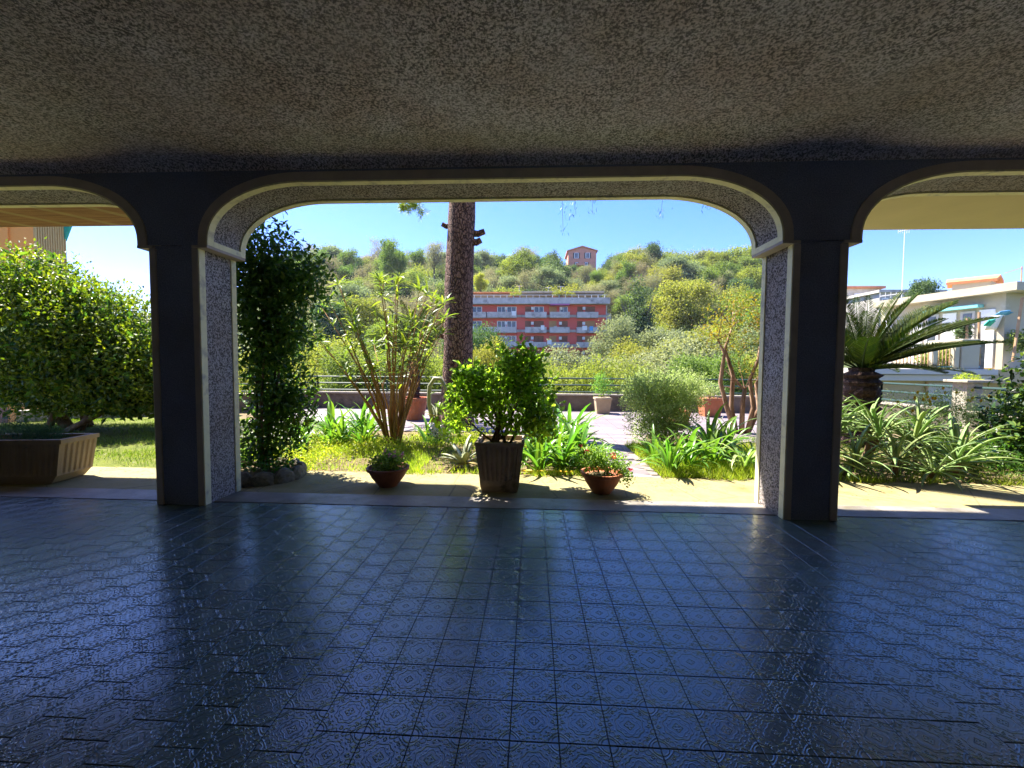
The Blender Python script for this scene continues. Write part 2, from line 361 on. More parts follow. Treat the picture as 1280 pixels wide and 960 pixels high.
HILL = {
 'yellow': mat_leaf('hill_yellow_leaves', [(0.184, 0.218, 0.046), (0.276, 0.299, 0.057), (0.380, 0.380, 0.081)], .7, .42, .2, (1.2, 1.3, .6)),
 'green': mat_leaf('hill_green_leaves', [(0.103, 0.161, 0.046), (0.161, 0.230, 0.057), (0.241, 0.310, 0.069)], .7, .42, .2, (1.2, 1.3, .6)),
 'dark': mat_leaf('hill_dark_leaves', [(0.046, 0.092, 0.046), (0.075, 0.132, 0.057), (0.115, 0.178, 0.069)], .7, .3, .2),
 'grey': mat_leaf('hill_olive_leaves', [(0.172, 0.218, 0.103), (0.241, 0.287, 0.138), (0.322, 0.368, 0.196)], .8, .42, .2, (1.1, 1.1, .8)),
 'brown': mat_leaf('hill_budding_twigs', [(0.230, 0.207, 0.127), (0.310, 0.287, 0.172), (0.299, 0.322, 0.149)], .8, .42, .2, (1.1, 1.1, .8)),
 'bright': mat_leaf('hill_bright_leaves', [(0.253, 0.333, 0.046), (0.345, 0.425, 0.057), (0.437, 0.494, 0.081)], .7, .45, .2, (1.3, 1.3, .5)),
}

# ------------------------------------------------------------------ leaf generators
def unit(a): return a / np.maximum(np.linalg.norm(a, axis=1, keepdims=True), 1e-9)
def rnd_dir(n): return unit(rng.normal(size=(n, 3)))

def leaf_arrays(P, D, N, L, W, fold=.18, bend=.0):
    """rhombic folded leaves; P base, D direction, N rough normal, L length, W width"""
    n = len(P); D = unit(D); S = unit(np.cross(D, N)); N2 = np.cross(S, D)
    L = np.broadcast_to(np.asarray(L, float), (n,))[:, None]; W = np.broadcast_to(np.asarray(W, float), (n,))[:, None]
    mid = P + D * L * .45
    V = np.stack([P, mid + S * W * .5 + N2 * W * fold, P + D * L - N2 * L * bend, mid - S * W * .5 + N2 * W * fold], 1).reshape(-1, 3)
    b = np.arange(n)[:, None] * 4
    Fc = np.concatenate([b + [0, 1, 2], b + [0, 2, 3]], 1).reshape(-1, 3)
    return V, Fc

def leaf6_arrays(P, D, N, L, W, fold=.15, bend=.15):
    n = len(P); D = unit(D); S = unit(np.cross(D, N)); N2 = np.cross(S, D)
    L = np.broadcast_to(np.asarray(L, float), (n,))[:, None]; W = np.broadcast_to(np.asarray(W, float), (n,))[:, None]
    def c(t): return P + D * L * t - N2 * L * bend * t * t
    a, b_ = c(.35), c(.72)
    V = np.stack([P, a, b_, c(1.), a + S * W * .5 + N2 * W * fold, b_ + S * W * .36 + N2 * W * fold, a - S * W * .5 + N2 * W * fold, b_ - S * W * .36 + N2 * W * fold], 1).reshape(-1, 3)
    i = np.arange(n)[:, None] * 8
    Fc = np.concatenate([i + q for q in ([0, 4, 1], [1, 4, 5], [1, 5, 2], [2, 5, 3], [0, 1, 6], [1, 7, 6], [1, 2, 7], [2, 3, 7])], 1).reshape(-1, 3)
    return V, Fc

def cloud_points(blobs, nclump, per, shell=.35, sig=.12, zmin=None):
    """clump centres near the surface of lumpy blobs, then leaves round each; returns points and outward directions"""
    B = np.array([b[:6] for b in blobs], float); w = (B[:, 3] * B[:, 4] + B[:, 3] * B[:, 5] + B[:, 4] * B[:, 5]); w /= w.sum()
    k = rng.choice(len(B), nclump, p=w); d = rnd_dir(nclump)
    r = 1 - shell * rng.random(nclump) ** 1.5 + .06 * rng.normal(size=nclump)
    C = B[k, :3] + d * B[k, 3:6] * r[:, None]; O = unit(d / B[k, 3:6])
    j = np.repeat(np.arange(nclump), per)
    P = C[j] + rng.normal(size=(len(j), 3)) * sig; O = O[j]
    if zmin is not None: q = P[:, 2] > zmin; P, O = P[q], O[q]
    return P, O

def cloud_mesh(name, blobs, nclump, per, L, W, m, shell=.35, sig=.12, out=.6, up=.3, six=False, zmin=None, bend=.1):
    P, O = cloud_points(blobs, nclump, per, shell, sig, zmin); n = len(P)
    D = O * out + rnd_dir(n) + np.array([0, 0, up]); N = O * .8 + rnd_dir(n) * .7 + [0, 0, .5]
    l = L * rng.uniform(.65, 1.25, n); w_ = W * rng.uniform(.7, 1.2, n)
    V, Fc = (leaf6_arrays if six else leaf_arrays)(P, D, N, l, w_, bend=bend)
    return np_mesh(name, V, Fc, m)

def strap_mesh(name, m, L, W, rise, droop, seg=7, fold=.25, tip=.0, curl=0, thick=0):
    """one arching strap leaf along +x starting at the origin; rise = start angle, droop = total bend"""
    pts = []; x = z = 0; a = rise; dl = L / seg; V = []; Fc = []
    for i in range(seg + 1):
        t = i / seg; w = W * (math.sin(math.pi * min(1, (t * .82 + .18))) ** .6 if t < 1 else tip + .02)
        w = max(w, W * .03); y = curl * t * t
        V += [(x - 0, y - w / 2, z + w * fold), (x, y, z), (x, y + w / 2, z + w * fold)]
        if thick: V[-2] = (x, y, z - thick * (1 - t))
        x += dl * math.cos(a); z += dl * math.sin(a); a -= droop / seg * (.5 + t)
    for i in range(seg):
        b = i * 3; Fc += [(b, b + 1, b + 4, b + 3), (b + 1, b + 2, b + 5, b + 4)]
        if thick: Fc += [(b, b + 3, b + 5, b + 2)]
    me = bpy.data.meshes.new(name); me.from_pydata(V, [], Fc); me.materials.append(m)
    me.polygons.foreach_set('use_smooth', [True] * len(me.polygons)); me.update(); return me

def rosette(parent, meshes, n, spread=.04, tilt=(-20, 25), scale=(.7, 1.15), z=0, name='leaf', c=(0, 0)):
    for i in range(n):
        me = random.choice(meshes); o = link(name, me, parent)
        a = 2 * math.pi * (i * .381966) + random.uniform(-.4, .4)
        o.location = (c[0] + math.cos(a) * spread * random.random(), c[1] + math.sin(a) * spread * random.random(), z + random.uniform(0, .02))
        o.rotation_euler = Euler((random.uniform(-.25, .25), -R(random.uniform(*tilt)), a), 'XYZ')
        k = random.uniform(*scale); o.scale = (k, k * random.uniform(.8, 1.15), k)

def grass_mesh(name, n, area, m, L=.09, W=.006, hole=None, dens=None):
    x = rng.uniform(area[0], area[1], n); y = rng.uniform(area[2], area[3], n)
    keep = np.ones(n, bool)
    if dens is not None: keep &= rng.random(n) < dens(x, y)
    x, y = x[keep], y[keep]; n = len(x); P = np.stack([x, y, np.zeros(n)], 1)
    D = np.stack([rng.normal(0, .45, n), rng.normal(0, .45, n), np.ones(n)], 1); N = rnd_dir(n)
    l = L * rng.uniform(.4, 1.3, n); D = unit(D); S = unit(np.cross(D, N)) * W
    V = np.stack([P - S, P + S, P + D * l[:, None] + rnd_dir(n) * l[:, None] * .25], 1).reshape(-1, 3)
    return np_mesh(name, V, np.arange(n * 3).reshape(-1, 3), m)

# ================================================================== THE SETTING
# ---- floor with relief tiles
floor = MB().box(-10.4, 9.4, -3.6, 4.33, -.12, -.006).build('floor', M['grout']); tag(floor, kind='structure')
TS, GAP = .2, .0014
def tile_mesh(name, seedt=0):
    h = TS / 2 - GAP; b = .0022; z = 0; v = [(-h, -h, -.006), (h, -h, -.006), (h, h, -.006), (-h, h, -.006), (-h, -h, -b), (h, -h, -b), (h, h, -b), (-h, h, -b),
         (-h + b, -h + b, z), (h - b, -h + b, z), (h - b, h - b, z), (-h + b, h - b, z)]
    f = [(8, 9, 10, 11)] + [(4 + i, 4 + (i + 1) % 4, 8 + (i + 1) % 4, 8 + i) for i in range(4)] + [(i, (i + 1) % 4, 4 + (i + 1) % 4, 4 + i) for i in range(4)]
    return v, f
def uv_for(me):
    uv = me.uv_layers.new(name='UVMap')
tv, tf = tile_mesh('t')
tme = bpy.data.meshes.new('tile'); tme.from_pydata(tv, [], tf); tme.materials.append(M['tile'])
uvl = tme.uv_layers.new(name='UVMap')
for lp in tme.loops: co = tme.vertices[lp.vertex_index].co; uvl.data[lp.index].uv = (co.x / TS + .5, co.y / TS + .5)
tiles = []
for j in range(-50, 50):
    x = -.482 + .2 * j + .1
    if not -10.3 < x < 9.3: continue
    off = 0 if -2 <= j < 12 else ((.5 if j % 2 else .03) if j < 0 else (.5 if j % 2 == 0 else .0)) + random.uniform(-.05, .05)
    for i in range(-28, 16):
        y = 1.616 + .2 * (i + off) + .1
        if y + .1 > 4.335 or y < -3.5: 
            if y - .1 < 4.30 and y > 4: tiles.append((x, y, 'cut'))
            continue
        tiles.append((x, y, 'full'))
def inview(x, y):
    d = y; return d > .9 and abs(x - d * .05) < d * 1.28 + .15
vis = sorted([t for t in tiles if t[2] == 'full' and inview(t[0], t[1])], key=lambda t: t[0] ** 2 + t[1] ** 2)
near = set(vis[:300]); tilt = lambda s=.0022: random.gauss(0, s)
for x, y, k in vis[:300]:
    o = link('tile', tme, floor); o.location = (x, y, random.gauss(0, .0003)); o.rotation_euler = (tilt(), tilt(), 0)
V = []; Fc = []; UV = []
V0 = np.array(tv); n0 = 0; F0 = np.array(tf)
for t in tiles:
    if t in near: continue
    x, y, k = t; p = V0.copy(); p[:, 2] += p[:, 0] * tilt() + p[:, 1] * tilt() + random.gauss(0, .0003); p[:, 0] += x; p[:, 1] += y
    if k == 'cut': p[:, 1] = np.minimum(p[:, 1], 4.328)
    V.append(p)
nb = len(V); FF = (F0[None] + (np.arange(nb) * 12)[:, None, None]).reshape(-1, 4)
rest = np_mesh('tiles', np.concatenate(V), FF, M['tile'])
ul = rest.uv_layers.new(name='UVMap'); lv = F0.ravel(); base = V0[lv][:, :2] / TS + .5
ul.data.foreach_set('uv', np.tile(base, (nb, 1)).astype('f4').ravel())
link('tiles', rest, floor, 'stuff')

# ---- ceiling with a small cove to the arcade wall
cz = 3.56; m = MB(); prof = [(-3.6, cz), (4.02, cz)] + [(4.02 + .19 * math.sin(t), cz - .14 * (1 - math.cos(t))) for t in [R(a) for a in (15, 30, 45, 60, 75, 88)]]
prof += [(4.30, cz - .14), (4.30, cz + .3), (-3.6, cz + .3)]
for s in (-10.4, 9.4): m.v += [(s, y, z) for y, z in prof]
k = len(prof)
for i in range(k): m.f.append((i, (i + 1) % k, (i + 1) % k + k, i + k))
ceil_o = m.build('ceiling', M['ceiling']); tag(ceil_o, kind='structure')
for nm, b in (('back_wall', (-10.4, 9.4, -3.8, -3.6)), ('end_wall', (-10.6, -10.4, -3.8, 4.2)), ('end_wall', (9.4, 9.6, -3.8, 4.2))):
    tag(MB().box(*b, -.1, 3.86).build(nm, M['inner_plaster']), kind='structure')

# ---- arcade
WY0, WY1 = 4.2, 4.74
bays = [(-9.9, -3.98), (-3.46, 2.49), (2.99, 8.9)]
SPR = 2.72; TOPZ = 3.35; STEP = .10; RX, RZ = 1.0, .60
def bay_profile(x0, x1):
    a, b = x0 + STEP, x1 - STEP; pts = [(a, SPR), (a, SPR + .04)]
    for i in range(1, 17):
        t = math.pi / 2 * i / 16; pts.append((a + RX * (1 - math.cos(t)), SPR + .04 + (TOPZ - SPR - .04) * math.sin(t) ** .92))
    r = [(a + b - x, z) for x, z in pts[::-1]]
    mid = [(pts[-1][0] + (r[0][0] - pts[-1][0]) * k / 6, TOPZ) for k in range(1, 6)]
    return pts + mid + r
arc = empty('portico', (0, 0, 0), 'rough-rendered arcade with three wide rounded arches, cream edging and dark square pillars', 'arcade')
m = MB(); ZT = 3.9
allp = []
for x0, x1 in bays:
    p = bay_profile(x0, x1); q = [(x0, SPR)] + p + [(x1, SPR)]; allp.append(p)
    for (xa, za), (xb, zb) in zip(q[:-1], q[1:]):
        if xb - xa > 1e-6:
            m.add([(xa, WY0, za), (xb, WY0, zb), (xb, WY0, ZT), (xa, WY0, ZT)], [(0, 1, 2, 3)])
            m.add([(xa, WY1, za), (xb, WY1, zb), (xb, WY1, ZT), (xa, WY1, ZT)], [(3, 2, 1, 0)])
ped = [(-10.6, -9.9)] + [(bays[0][1], bays[1][0]), (bays[1][1], bays[2][0])] + [(8.9, 9.6)]
for xa, xb in ped:
    m.add([(xa, WY0, SPR), (xb, WY0, SPR), (xb, WY0, ZT), (xa, WY0, ZT)], [(0, 1, 2, 3)])
    m.add([(xa, WY1, SPR), (xb, WY1, SPR), (xb, WY1, ZT), (xa, WY1, ZT)], [(3, 2, 1, 0)])
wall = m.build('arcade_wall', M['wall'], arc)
def ribbon(prof, n0, n1, y0, y1):
    """bar of rectangular section following a profile (x,z); n = offset along its outward (up) normal"""
    P = [Vector((x, z)) for x, z in prof]; m = MB(); rows = []
    for i, p in enumerate(P):
        t = (P[min(i + 1, len(P) - 1)] - P[max(i - 1, 0)]).normalized(); n = Vector((-t.y, t.x))
        rows.append([(p.x + n.x * a, y, p.y + n.y * a) for a, y in ((n0, y0), (n1, y0), (n1, y1), (n0, y1))])
    for r in rows: m.v += r
    for i in range(len(P) - 1):
        for k in range(4): a = i * 4 + k; b = i * 4 + (k + 1) % 4; m.f.append((a, b, b + 4, a + 4))
    m.f += [(0, 1, 2, 3), tuple(len(m.v) - 4 + k for k in (3, 2, 1, 0))]
    return m
for bi, ((x0, x1), p) in enumerate(zip(bays, allp)):
    ribbon(p, -.002, .03, WY0 + .04, WY1 - .04).build('arch_soffit', M['pebble'], arc)
    ribbon(p, -.001, .085, WY0 - .016, WY0 + .02).build('arch_band', M['trim'], arc)
    ribbon(p, -.018, -.0015, WY0 - .014, WY0 + .07).build('arch_edging', M['cream'], arc)
    ribbon(p, -.018, -.0015, WY1 - .065, WY1 + .014).build('arch_edging', M['cream'], arc)
    for sx, xs in ((1, x0), (-1, x1)):
        a, b = sorted((xs + sx * (STEP - .05), xs + sx * (STEP + .019)))
        MB().box(a, b, WY0 + .071, WY1 - .066, SPR - .002, SPR + .055).build('impost_edging', M['cream'], arc)
        a, b = sorted((xs - sx * .05, xs + sx * (STEP + .016)))
        MB().box(a, b, WY0 - .02, WY1 + .012, SPR - .03, SPR - .003).build('impost', M['trim'], arc)
for i, (xa, xb) in enumerate(ped):
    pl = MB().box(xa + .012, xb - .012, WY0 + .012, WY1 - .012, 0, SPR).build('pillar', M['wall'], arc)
    w = .065
    for xx in (xa, xb - w):
        bevel(MB().box(xx, xx + w, WY0 - .006, WY0 + .04, 0, SPR - .031).build('edge_band', M['trim'], pl), .006)
    for xs, sg in ((xa, 1), (xb, -1)):
        a, b = sorted((xs + sg * .002, xs + sg * .011)); MB().box(a, b, WY0 + .085, WY1 - .075, 0, SPR - .031).build('reveal_panel', M['pebble'], pl)
        a, b = sorted((xs - sg * .010, xs + sg * .010))
        bevel(MB().box(a, b, WY0 + .0, WY0 + .085, 0, SPR - .031).build('reveal_edging', M['cream'], pl), .005)
        bevel(MB().box(a, b, WY1 - .075, WY1 + .004, 0, SPR - .031).build('reveal_edging', M['cream'], pl), .005)
# building above, balcony slabs outside; unseen upper slabs added to shape the shadow
up = MB(); up.box(-10.6, 9.6, WY0 + .02, WY1 - .006, ZT, 9.5).build('upper_wall', M['render_cream'], arc)
MB().box(-10.6, 9.6, -3.8, WY0 + .02, 9.3, 9.6).build('roof_slab', M['render_cream'], arc)
MB().box(-10.6, -4.25, WY1 + .002, 5.62, 3.40, 3.60).build('balcony_shade_slab', M['soffit_l'], arc)
MB().box(3.0, 9.6, WY1 + .002, 6.02, 3.375, 3.58).build('balcony_shade_slab', M['soffit_r'], arc)
MB().box(-10.6, -4.1, WY1 + .002, 7.47, 6.4, 6.6).build('balcony_shade_slab', M['render_cream'], arc)  # unseen slab, added; its deeper edge sets the shadow on the left
MB().box(-4.1, 9.6, WY1 + .002, 6.85, 6.41, 6.6).build('balcony_shade_slab', M['render_cream'], arc)  # unseen slab, added; edge placed so its shadow ends near the threshold

# ---- ground sheets
strip = MB().box(-10.4, 9.4, 4.334, 4.68, -.1, .004).build('threshold', M['threshold']); tag(strip, kind='structure')
tag(MB().box(-12.4, 9.7, 4.684, 5.68, -.1, 0).build('apron', M['apron']), kind='structure')
tag(MB().box(-13, 9.9, 5.684, 14.2, -.1, -.02).build('garden_soil', M['soil']), kind='structure')
tag(MB().box(-13, -4.7, 5.69, 11, -.1, -.008).build('lawn', M['lawn']), kind='structure')
# terrace and path paving
pave_poly = lambda x, y: (y > 9.4 and -7.4 < x < 7.4) or (y <= 9.4 and .95 + (y - 5.69) * .06 < x < 1.62 + max(0, y - 6.4) * .22) or (8.1 < y <= 9.4 and (.6 < x < 1.2)) or (y > 8.5 and 3.6 < x < 7.4) or (y > 8.2 and -7.4 < x < -3.9)
tag(MB().box(-7.4, 7.4, 9.4, 14.05, -.1, -.012).build('terrace', M['joint']), kind='structure')
terr = bpy.data.objects['terrace']
pth = MB(); pth.add([(.93, 5.685, -.013), (1.75, 5.685, -.013), (2.5, 9.4, -.013), (.9, 9.4, -.013)], [(0, 1, 2, 3)]); path_o = pth.build('path', M['joint']); tag(path_o, kind='structure')
pm = MB().box(-.2, .2, -.2, .2, -.02, 0).mesh('paver', M['paver'])
pg = .40; nearp = []; farp = MB()
for a in range(-19, 19):
    for b in range(0, 21):
        x = a * pg + .2 + .05; y = 5.69 + pg * b + .2
        if y > 13.95 or not pave_poly(x, y): continue
        if y < 9.4: nearp.append((x, y))
        else: farp.box(x - .196, x + .196, y - .196, y + .196, -.02, random.uniform(-.0015, .0015))
for x, y in nearp:
    o = link('paver', pm, path_o); o.location = (x, y, random.uniform(-.001, .001)); o.scale = (.98, .98, 1)
link('pavers', farp.mesh('pavers', M['paver']), terr, 'stuff')

# ---- terrain: garden plateau, valley, wooded hill
def smooth(t): t = np.clip(t, 0, 1); return t * t * (3 - 2 * t)
def height(x, y):
    x = np.asarray(x, float); y = np.asarray(y, float)
    r = np.hypot(x, y); ang = x / np.maximum(r, 1) 
    hill = np.interp(y, [14, 20, 45, 70, 88, 110, 150, 185, 240, 600], [0, -3, -8, -6, 0, 7, 24, 37.5, 40, 40])
    maskR = smooth((.60 - x / np.maximum(y, 10)) / .12); maskL = smooth((x / np.maximum(y, 10) + .98) / .25)
    mk = maskR * maskL
    low = np.interp(y, [14, 20, 40, 80, 200, 600], [0, -2.8, -3.2, 0, 6, 10])
    h = hill * mk + low * (1 - mk) + 1.4 * np.sin(x * .06 + 1) * np.sin(y * .05) * smooth((y - 60) / 60)
    out = np.maximum(np.maximum(x - 9.9, -13.2 - x), 0)
    side = -np.minimum(out * .6, 3.0)
    h = np.where(y < 20, np.where(y < 14.2, side, np.minimum(h, side)), h)
    return h - .12
gx = np.concatenate([np.linspace(-700, -130, 12), np.linspace(-120, 130, 126), np.linspace(140, 700, 12)])
gy = np.concatenate([np.linspace(-60, 5, 8), np.linspace(8, 40, 26), np.linspace(43, 260, 90), np.linspace(280, 1600, 12)])
X, Y = np.meshgrid(gx, gy); Z = height(X, Y); nx, ny = len(gx), len(gy)
a = (np.arange(ny - 1)[:, None] * nx + np.arange(nx - 1)).ravel()
ter = np_mesh('hillside', np.stack([X, Y, Z], 2).reshape(-1, 3), np.stack([a, a + 1, a + nx + 1, a + nx], 1), M['hill'], True)
tag(link('hillside', ter), kind='structure')

# ---- parapet wall and railing along the terrace
def fence(pts, label, base=-.1, top=.5, rails=(.62, .85, 1.07), post_step=2.4, wall_m='parapet', low=None, capm='coping', rail_m='rail'):
    root = empty('railing_wall', (pts[0][0], pts[0][1], 0), label, 'railing')
    off = Vector((-pts[0][0], -pts[0][1]))
    for p, q in zip(pts[:-1], pts[1:]):
        a, b = Vector(p) + off, Vector(q) + off; L = (b - a).length; t = (b - a).normalized()
        MB().obox(a, b, .22, low if low is not None else base, top).build('wall', M[wall_m], root)
        MB().obox(a, b, .30, top + .002, top + .05).build('coping', M[capm], root)
        for z in rails: MB().tube([(a.x, a.y, z), (b.x, b.y, z)], .026, 6).build('rail', M[rail_m], root)
        n = max(1, round(L / post_step))
        for i in range(n + 1):
            c = a + t * L * i / n; MB().box(c.x - .018, c.x + .018, c.y - .018, c.y + .018, top + .05, rails[-1] + .02).build('post', M[rail_m], root)
    return root
fence([(-7.4, 14.05), (7.1, 14.05)], 'low dark parapet with three green rails along the back of the terrace', low=-6)
fence([(7.1, 14.05), (9.75, 12.2), (10.0, 6.4)], 'low parapet with dark rails in front of the white house beyond the aloes', low=-4)
fence([(-9.8, 12.2), (-7.4, 14.05)], 'short angled piece of low wall with green rails at the left end of the terrace', low=-5)
fence([(-13.0, 9.9), (-9.9, 12.1)], 'pale low rail glimpsed under the big rounded hedge', top=.22, rails=(.42, .66), wall_m='coping', rail_m='white_rail', low=-4)
gp = empty('gate_pier', (9.86, 10.0, 0), 'square stone pier with flat cap and tuft of yellow moss, by the rails', 'pier')
bevel(MB().box(-.17, .17, -.17, .17, 0, 1.18).build('shaft', M['coping'], gp), .015)
bevel(MB().box(-.28, .28, -.28, .28, 1.182, 1.24).build('cap', M['coping'], gp), .01)
me = cloud_mesh('moss', [(0, 0, 1.24, .22, .2, .12)], 220, 3, .06, .02, M['grass'], .5, .02, zmin=1.24); link('moss', me, gp, 'stuff')

# ================================================================== PLANTS NEAR
def stems(root, n, top_pts, r0=.02, base=.08, m='bark_brown', name='stem', wob=.05):
    for p in top_pts:
        b = Vector((random.uniform(-base, base), random.uniform(-base, base), 0)); p = Vector(p)
        pts = [b.lerp(p, t) + Vector((random.gauss(0, wob), random.gauss(0, wob), 0)) * (1 if 0 < t < 1 else 0) * p.length * .3 for t in (0, .2, .45, .7, 1)]
        MB().tube(pts, [r0, r0 * .9, r0 * .75, r0 * .55, r0 * .25], 6).build(name, M[m], root, smooth=True)

def shoots(parent, blobs, n, ln, L, W, m, per=9):
    P = []; D = []
    for _ in range(n):
        b = random.choice(blobs); d = Vector((random.gauss(0, 1), random.gauss(0, 1), random.uniform(.1, 1.4))).normalized()
        p = Vector((b[0] + d.x * b[3] * .95, b[1] + d.y * b[4] * .95, b[2] + d.z * b[5] * .95)); g = (d + Vector((0, 0, .7))).normalized(); l = ln * random.uniform(.4, 1.2)
        for k in range(per): P.append(p + g * l * k / per); D.append(g * (.5 + k / per) + Vector((random.gauss(0, .8), random.gauss(0, .8), random.gauss(0, .4))))
    n_ = len(P); V, Fc = leaf6_arrays(np.array(P), np.array(D), np.tile([0, 0, 1.], (n_, 1)) + rnd_dir(n_) * .4, L * rng.uniform(.6, 1.2, n_), W, .12, .15)
    link('shoots', np_mesh('shoots', V, Fc, m), parent, 'stuff')

# big rounded hedge at the left
h = empty('hedge_shrub', (-10.4, 8.9, 0), 'big rounded hedge with bright yellow-green top and dark shaded inside, left arch', 'hedge')
bl = [(-1.4, 0, 2.2, 2.4, 1.6, 1.75), (.3, .0, 1.75, 1.9, 1.4, 1.65), (1.6, .1, 1.3, 1.35, 1.2, 1.25), (-3.2, .1, 2.2, 1.6, 1.4, 1.7), (.6, -.3, 2.3, 1.0, .9, .95), (2.4, .3, 1.1, 1.0, 1., 1.0), (1.4, -.2, .8, 1.2, .9, .6), (-.3, -.2, 1.0, 1.4, .9, .7), (-.6, -.2, 3.0, 1.1, .9, .9)]
link('foliage', cloud_mesh('hedge_foliage', bl, 6200, 9, .085, .042, M['leaf_hedge'], .6, .12, .5, .5, six=True, zmin=.35), h, 'stuff')
shoots(h, bl, 260, .3, .11, .045, M['leaf_hedge'])
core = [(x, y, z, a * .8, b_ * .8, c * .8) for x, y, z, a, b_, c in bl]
link('inner_foliage', cloud_mesh('inner_foliage', core, 2600, 6, .17, .10, M['leaf_dark'], .8, .16, .4, 0, zmin=.35), h, 'stuff')  # darker leaves added so the inside of the hedge looks shaded
stems(h, 0, [(-.6, 0, 2.2), (.5, -.2, 2.0), (-1.6, .1, 2.4), (1.5, .1, 1.6), (-2.6, 0, 2.3), (.1, .2, 2.6), (2.4, 0, 1.3)], .07, .5, 'bark_brown', 'trunk')

# dark shrub tree beside the left pillar, in a stone-edged bed
bed = empty('stone_bed', (-3.62, 5.32, 0), 'small round planting bed edged with rough stones at the left pillar', 'planting bed')
for i in range(13):
    a0 = 2 * math.pi * i / 13; r = .52
    q = bmesh.new(); bmesh.ops.create_icosphere(q, subdivisions=2, radius=.5)
    for v in q.verts: v.co *= 1 + random.uniform(-.10, .10)
    st = bpy.data.meshes.new('edging_stone'); q.to_mesh(st); q.free(); st.materials.append(M['stone'])
    o = link('edging_stone', st, bed); o.location = (r * math.cos(a0), r * .82 * math.sin(a0), .05); o.rotation_euler = (0, 0, a0); o.scale = (.15, .29, .26)
MB().lathe([(.0, .09), (.30, .10), (.50, .06)], 18).build('soil', M['soil'], bed)
t = empty('shrub_tree', (-3.62, 5.42, .08), 'tall dark glossy-leaved shrub rising beside the left pillar', 'shrub')
bl = [(-.12, .1, 2.95, .40, .4, .5), (.32, .1, 2.62, .46, .42, .40), (.05, .1, 2.25, .55, .5, .5), (.55, .1, 2.45, .3, .3, .25), (-.2, .1, 2.5, .45, .4, .5), (.2, .1, 1.85, .44, .4, .4), (-.05, .1, 1.6, .42, .4, .5), (.15, .1, 1.15, .38, .35, .4), (.3, .15, .85, .36, .3, .3), (.0, .1, .7, .4, .3, .35), (.3, .1, .5, .28, .25, .2), (0, 0, .3, .32, .3, .2)]
link('foliage', cloud_mesh('shrub_foliage', bl, 1350, 8, .088, .038, M['leaf_dark'], .75, .09, .5, -.2, six=True, zmin=.1), t, 'stuff')
shoots(t, bl, 110, .22, .1, .04, M['leaf_dark'])
stems(t, 0, [(.2, .1, 2.9), (-.1, .2, 3.0), (.35, 0, 2.5), (.1, -.1, 2.2), (-.2, .05, 2.6)], .022, .07)
me = cloud_mesh('low_leaves', [(.1, -.1, .12, .4, .3, .14)], 90, 6, .06, .04, M['leaf_dark'], .6, .04, zmin=.03); link('low_foliage', me, t)

# ribbed planter, left
p = empty('rectangular_planter', (-6.81, 4.92, .006), 'long sandy concrete planter with ribbed end under the left arch', 'planter')
pw, pd, ph = 1.0, .26, .55; p.rotation_euler.z = R(8)
def ribbed_box(w, d, h, taper, rib, depth, t=.05, foot=.1, zr=(.14, .9), r=.04):
    """open box with fluted sides: w,d half sizes at top"""
    m = MB(); rows = []
    path = []
    def side(a, b):
        L = (b - a).length; n = max(3, int(L / rib)); nrm = Vector(((b - a).y, -(b - a).x)).normalized()
        for i in range(n * 4):
            u = i / (n * 4); ph_ = (u * n) % 1; edge = u * L < .05 or (1 - u) * L < .05
            path.append((a.lerp(b, u), nrm, 0 if edge else (depth if ph_ < .5 else 0)))
    c = [Vector((-w, -d)), Vector((w, -d)), Vector((w, d)), Vector((-w, d))]
    for i in range(4): side(c[i], c[(i + 1) % 4])
    levels = [(0, .92 * taper, 0), (foot, taper, 0), (h * zr[0] + .02, taper + (1 - taper) * .12, 0), (h * zr[0] + .05, taper + (1 - taper) * .15, 1), (h * zr[1] - .03, taper + (1 - taper) * .9, 1), (h * zr[1], taper + (1 - taper) * .92, 0), (h * zr[1] + .002, 1.02, 0), (h, 1.02, 0)]
    n = len(path)
    for z, s, rb in levels: m.v += [(q.x * s - nr.x * dd * rb, q.y * s - nr.y * dd * rb, z) for q, nr, dd in path]
    for i in range(len(levels) - 1):
        for k in range(n): a = i * n + k; b = i * n + (k + 1) % n; m.f.append((a, b, b + n, a + n))
    top = (len(levels) - 1) * n; inn = len(m.v)
    sx, sy = (w - t) / w, (d - t) / d
    m.v += [(q.x * sx, q.y * sy, h) for q, nr, dd in path]; m.v += [(q.x * sx, q.y * sy, h - .07) for q, nr, dd in path]
    for k in range(n):
        kk = (k + 1) % n; m.f += [(top + k, top + kk, inn + kk, inn + k), (inn + k, inn + kk, inn + n + kk, inn + n + k)]
    m.f.append(tuple(range(n))[::-1]); return m
ribbed_box(pw, pd, ph, .93, .065, .012).build('trough', M['planter'], p)
MB().box(-pw + .05, pw - .05, -pd + .05, pd - .05, .40, .475).build('soil', M['soil'], p)
j = empty('trailing_conifer', (-6.45, 4.98, .475), 'low feathery blue-green plant growing in the ribbed planter', 'plant')
me = cloud_mesh('sprays', [(-.05, 0, .08, .45, .18, .2), (.25, .0, .06, .25, .18, .14)], 330, 10, .06, .006, M['leaf_juniper'], .6, .05, .7, .6, zmin=0); link('sprays', me, j, 'stuff')

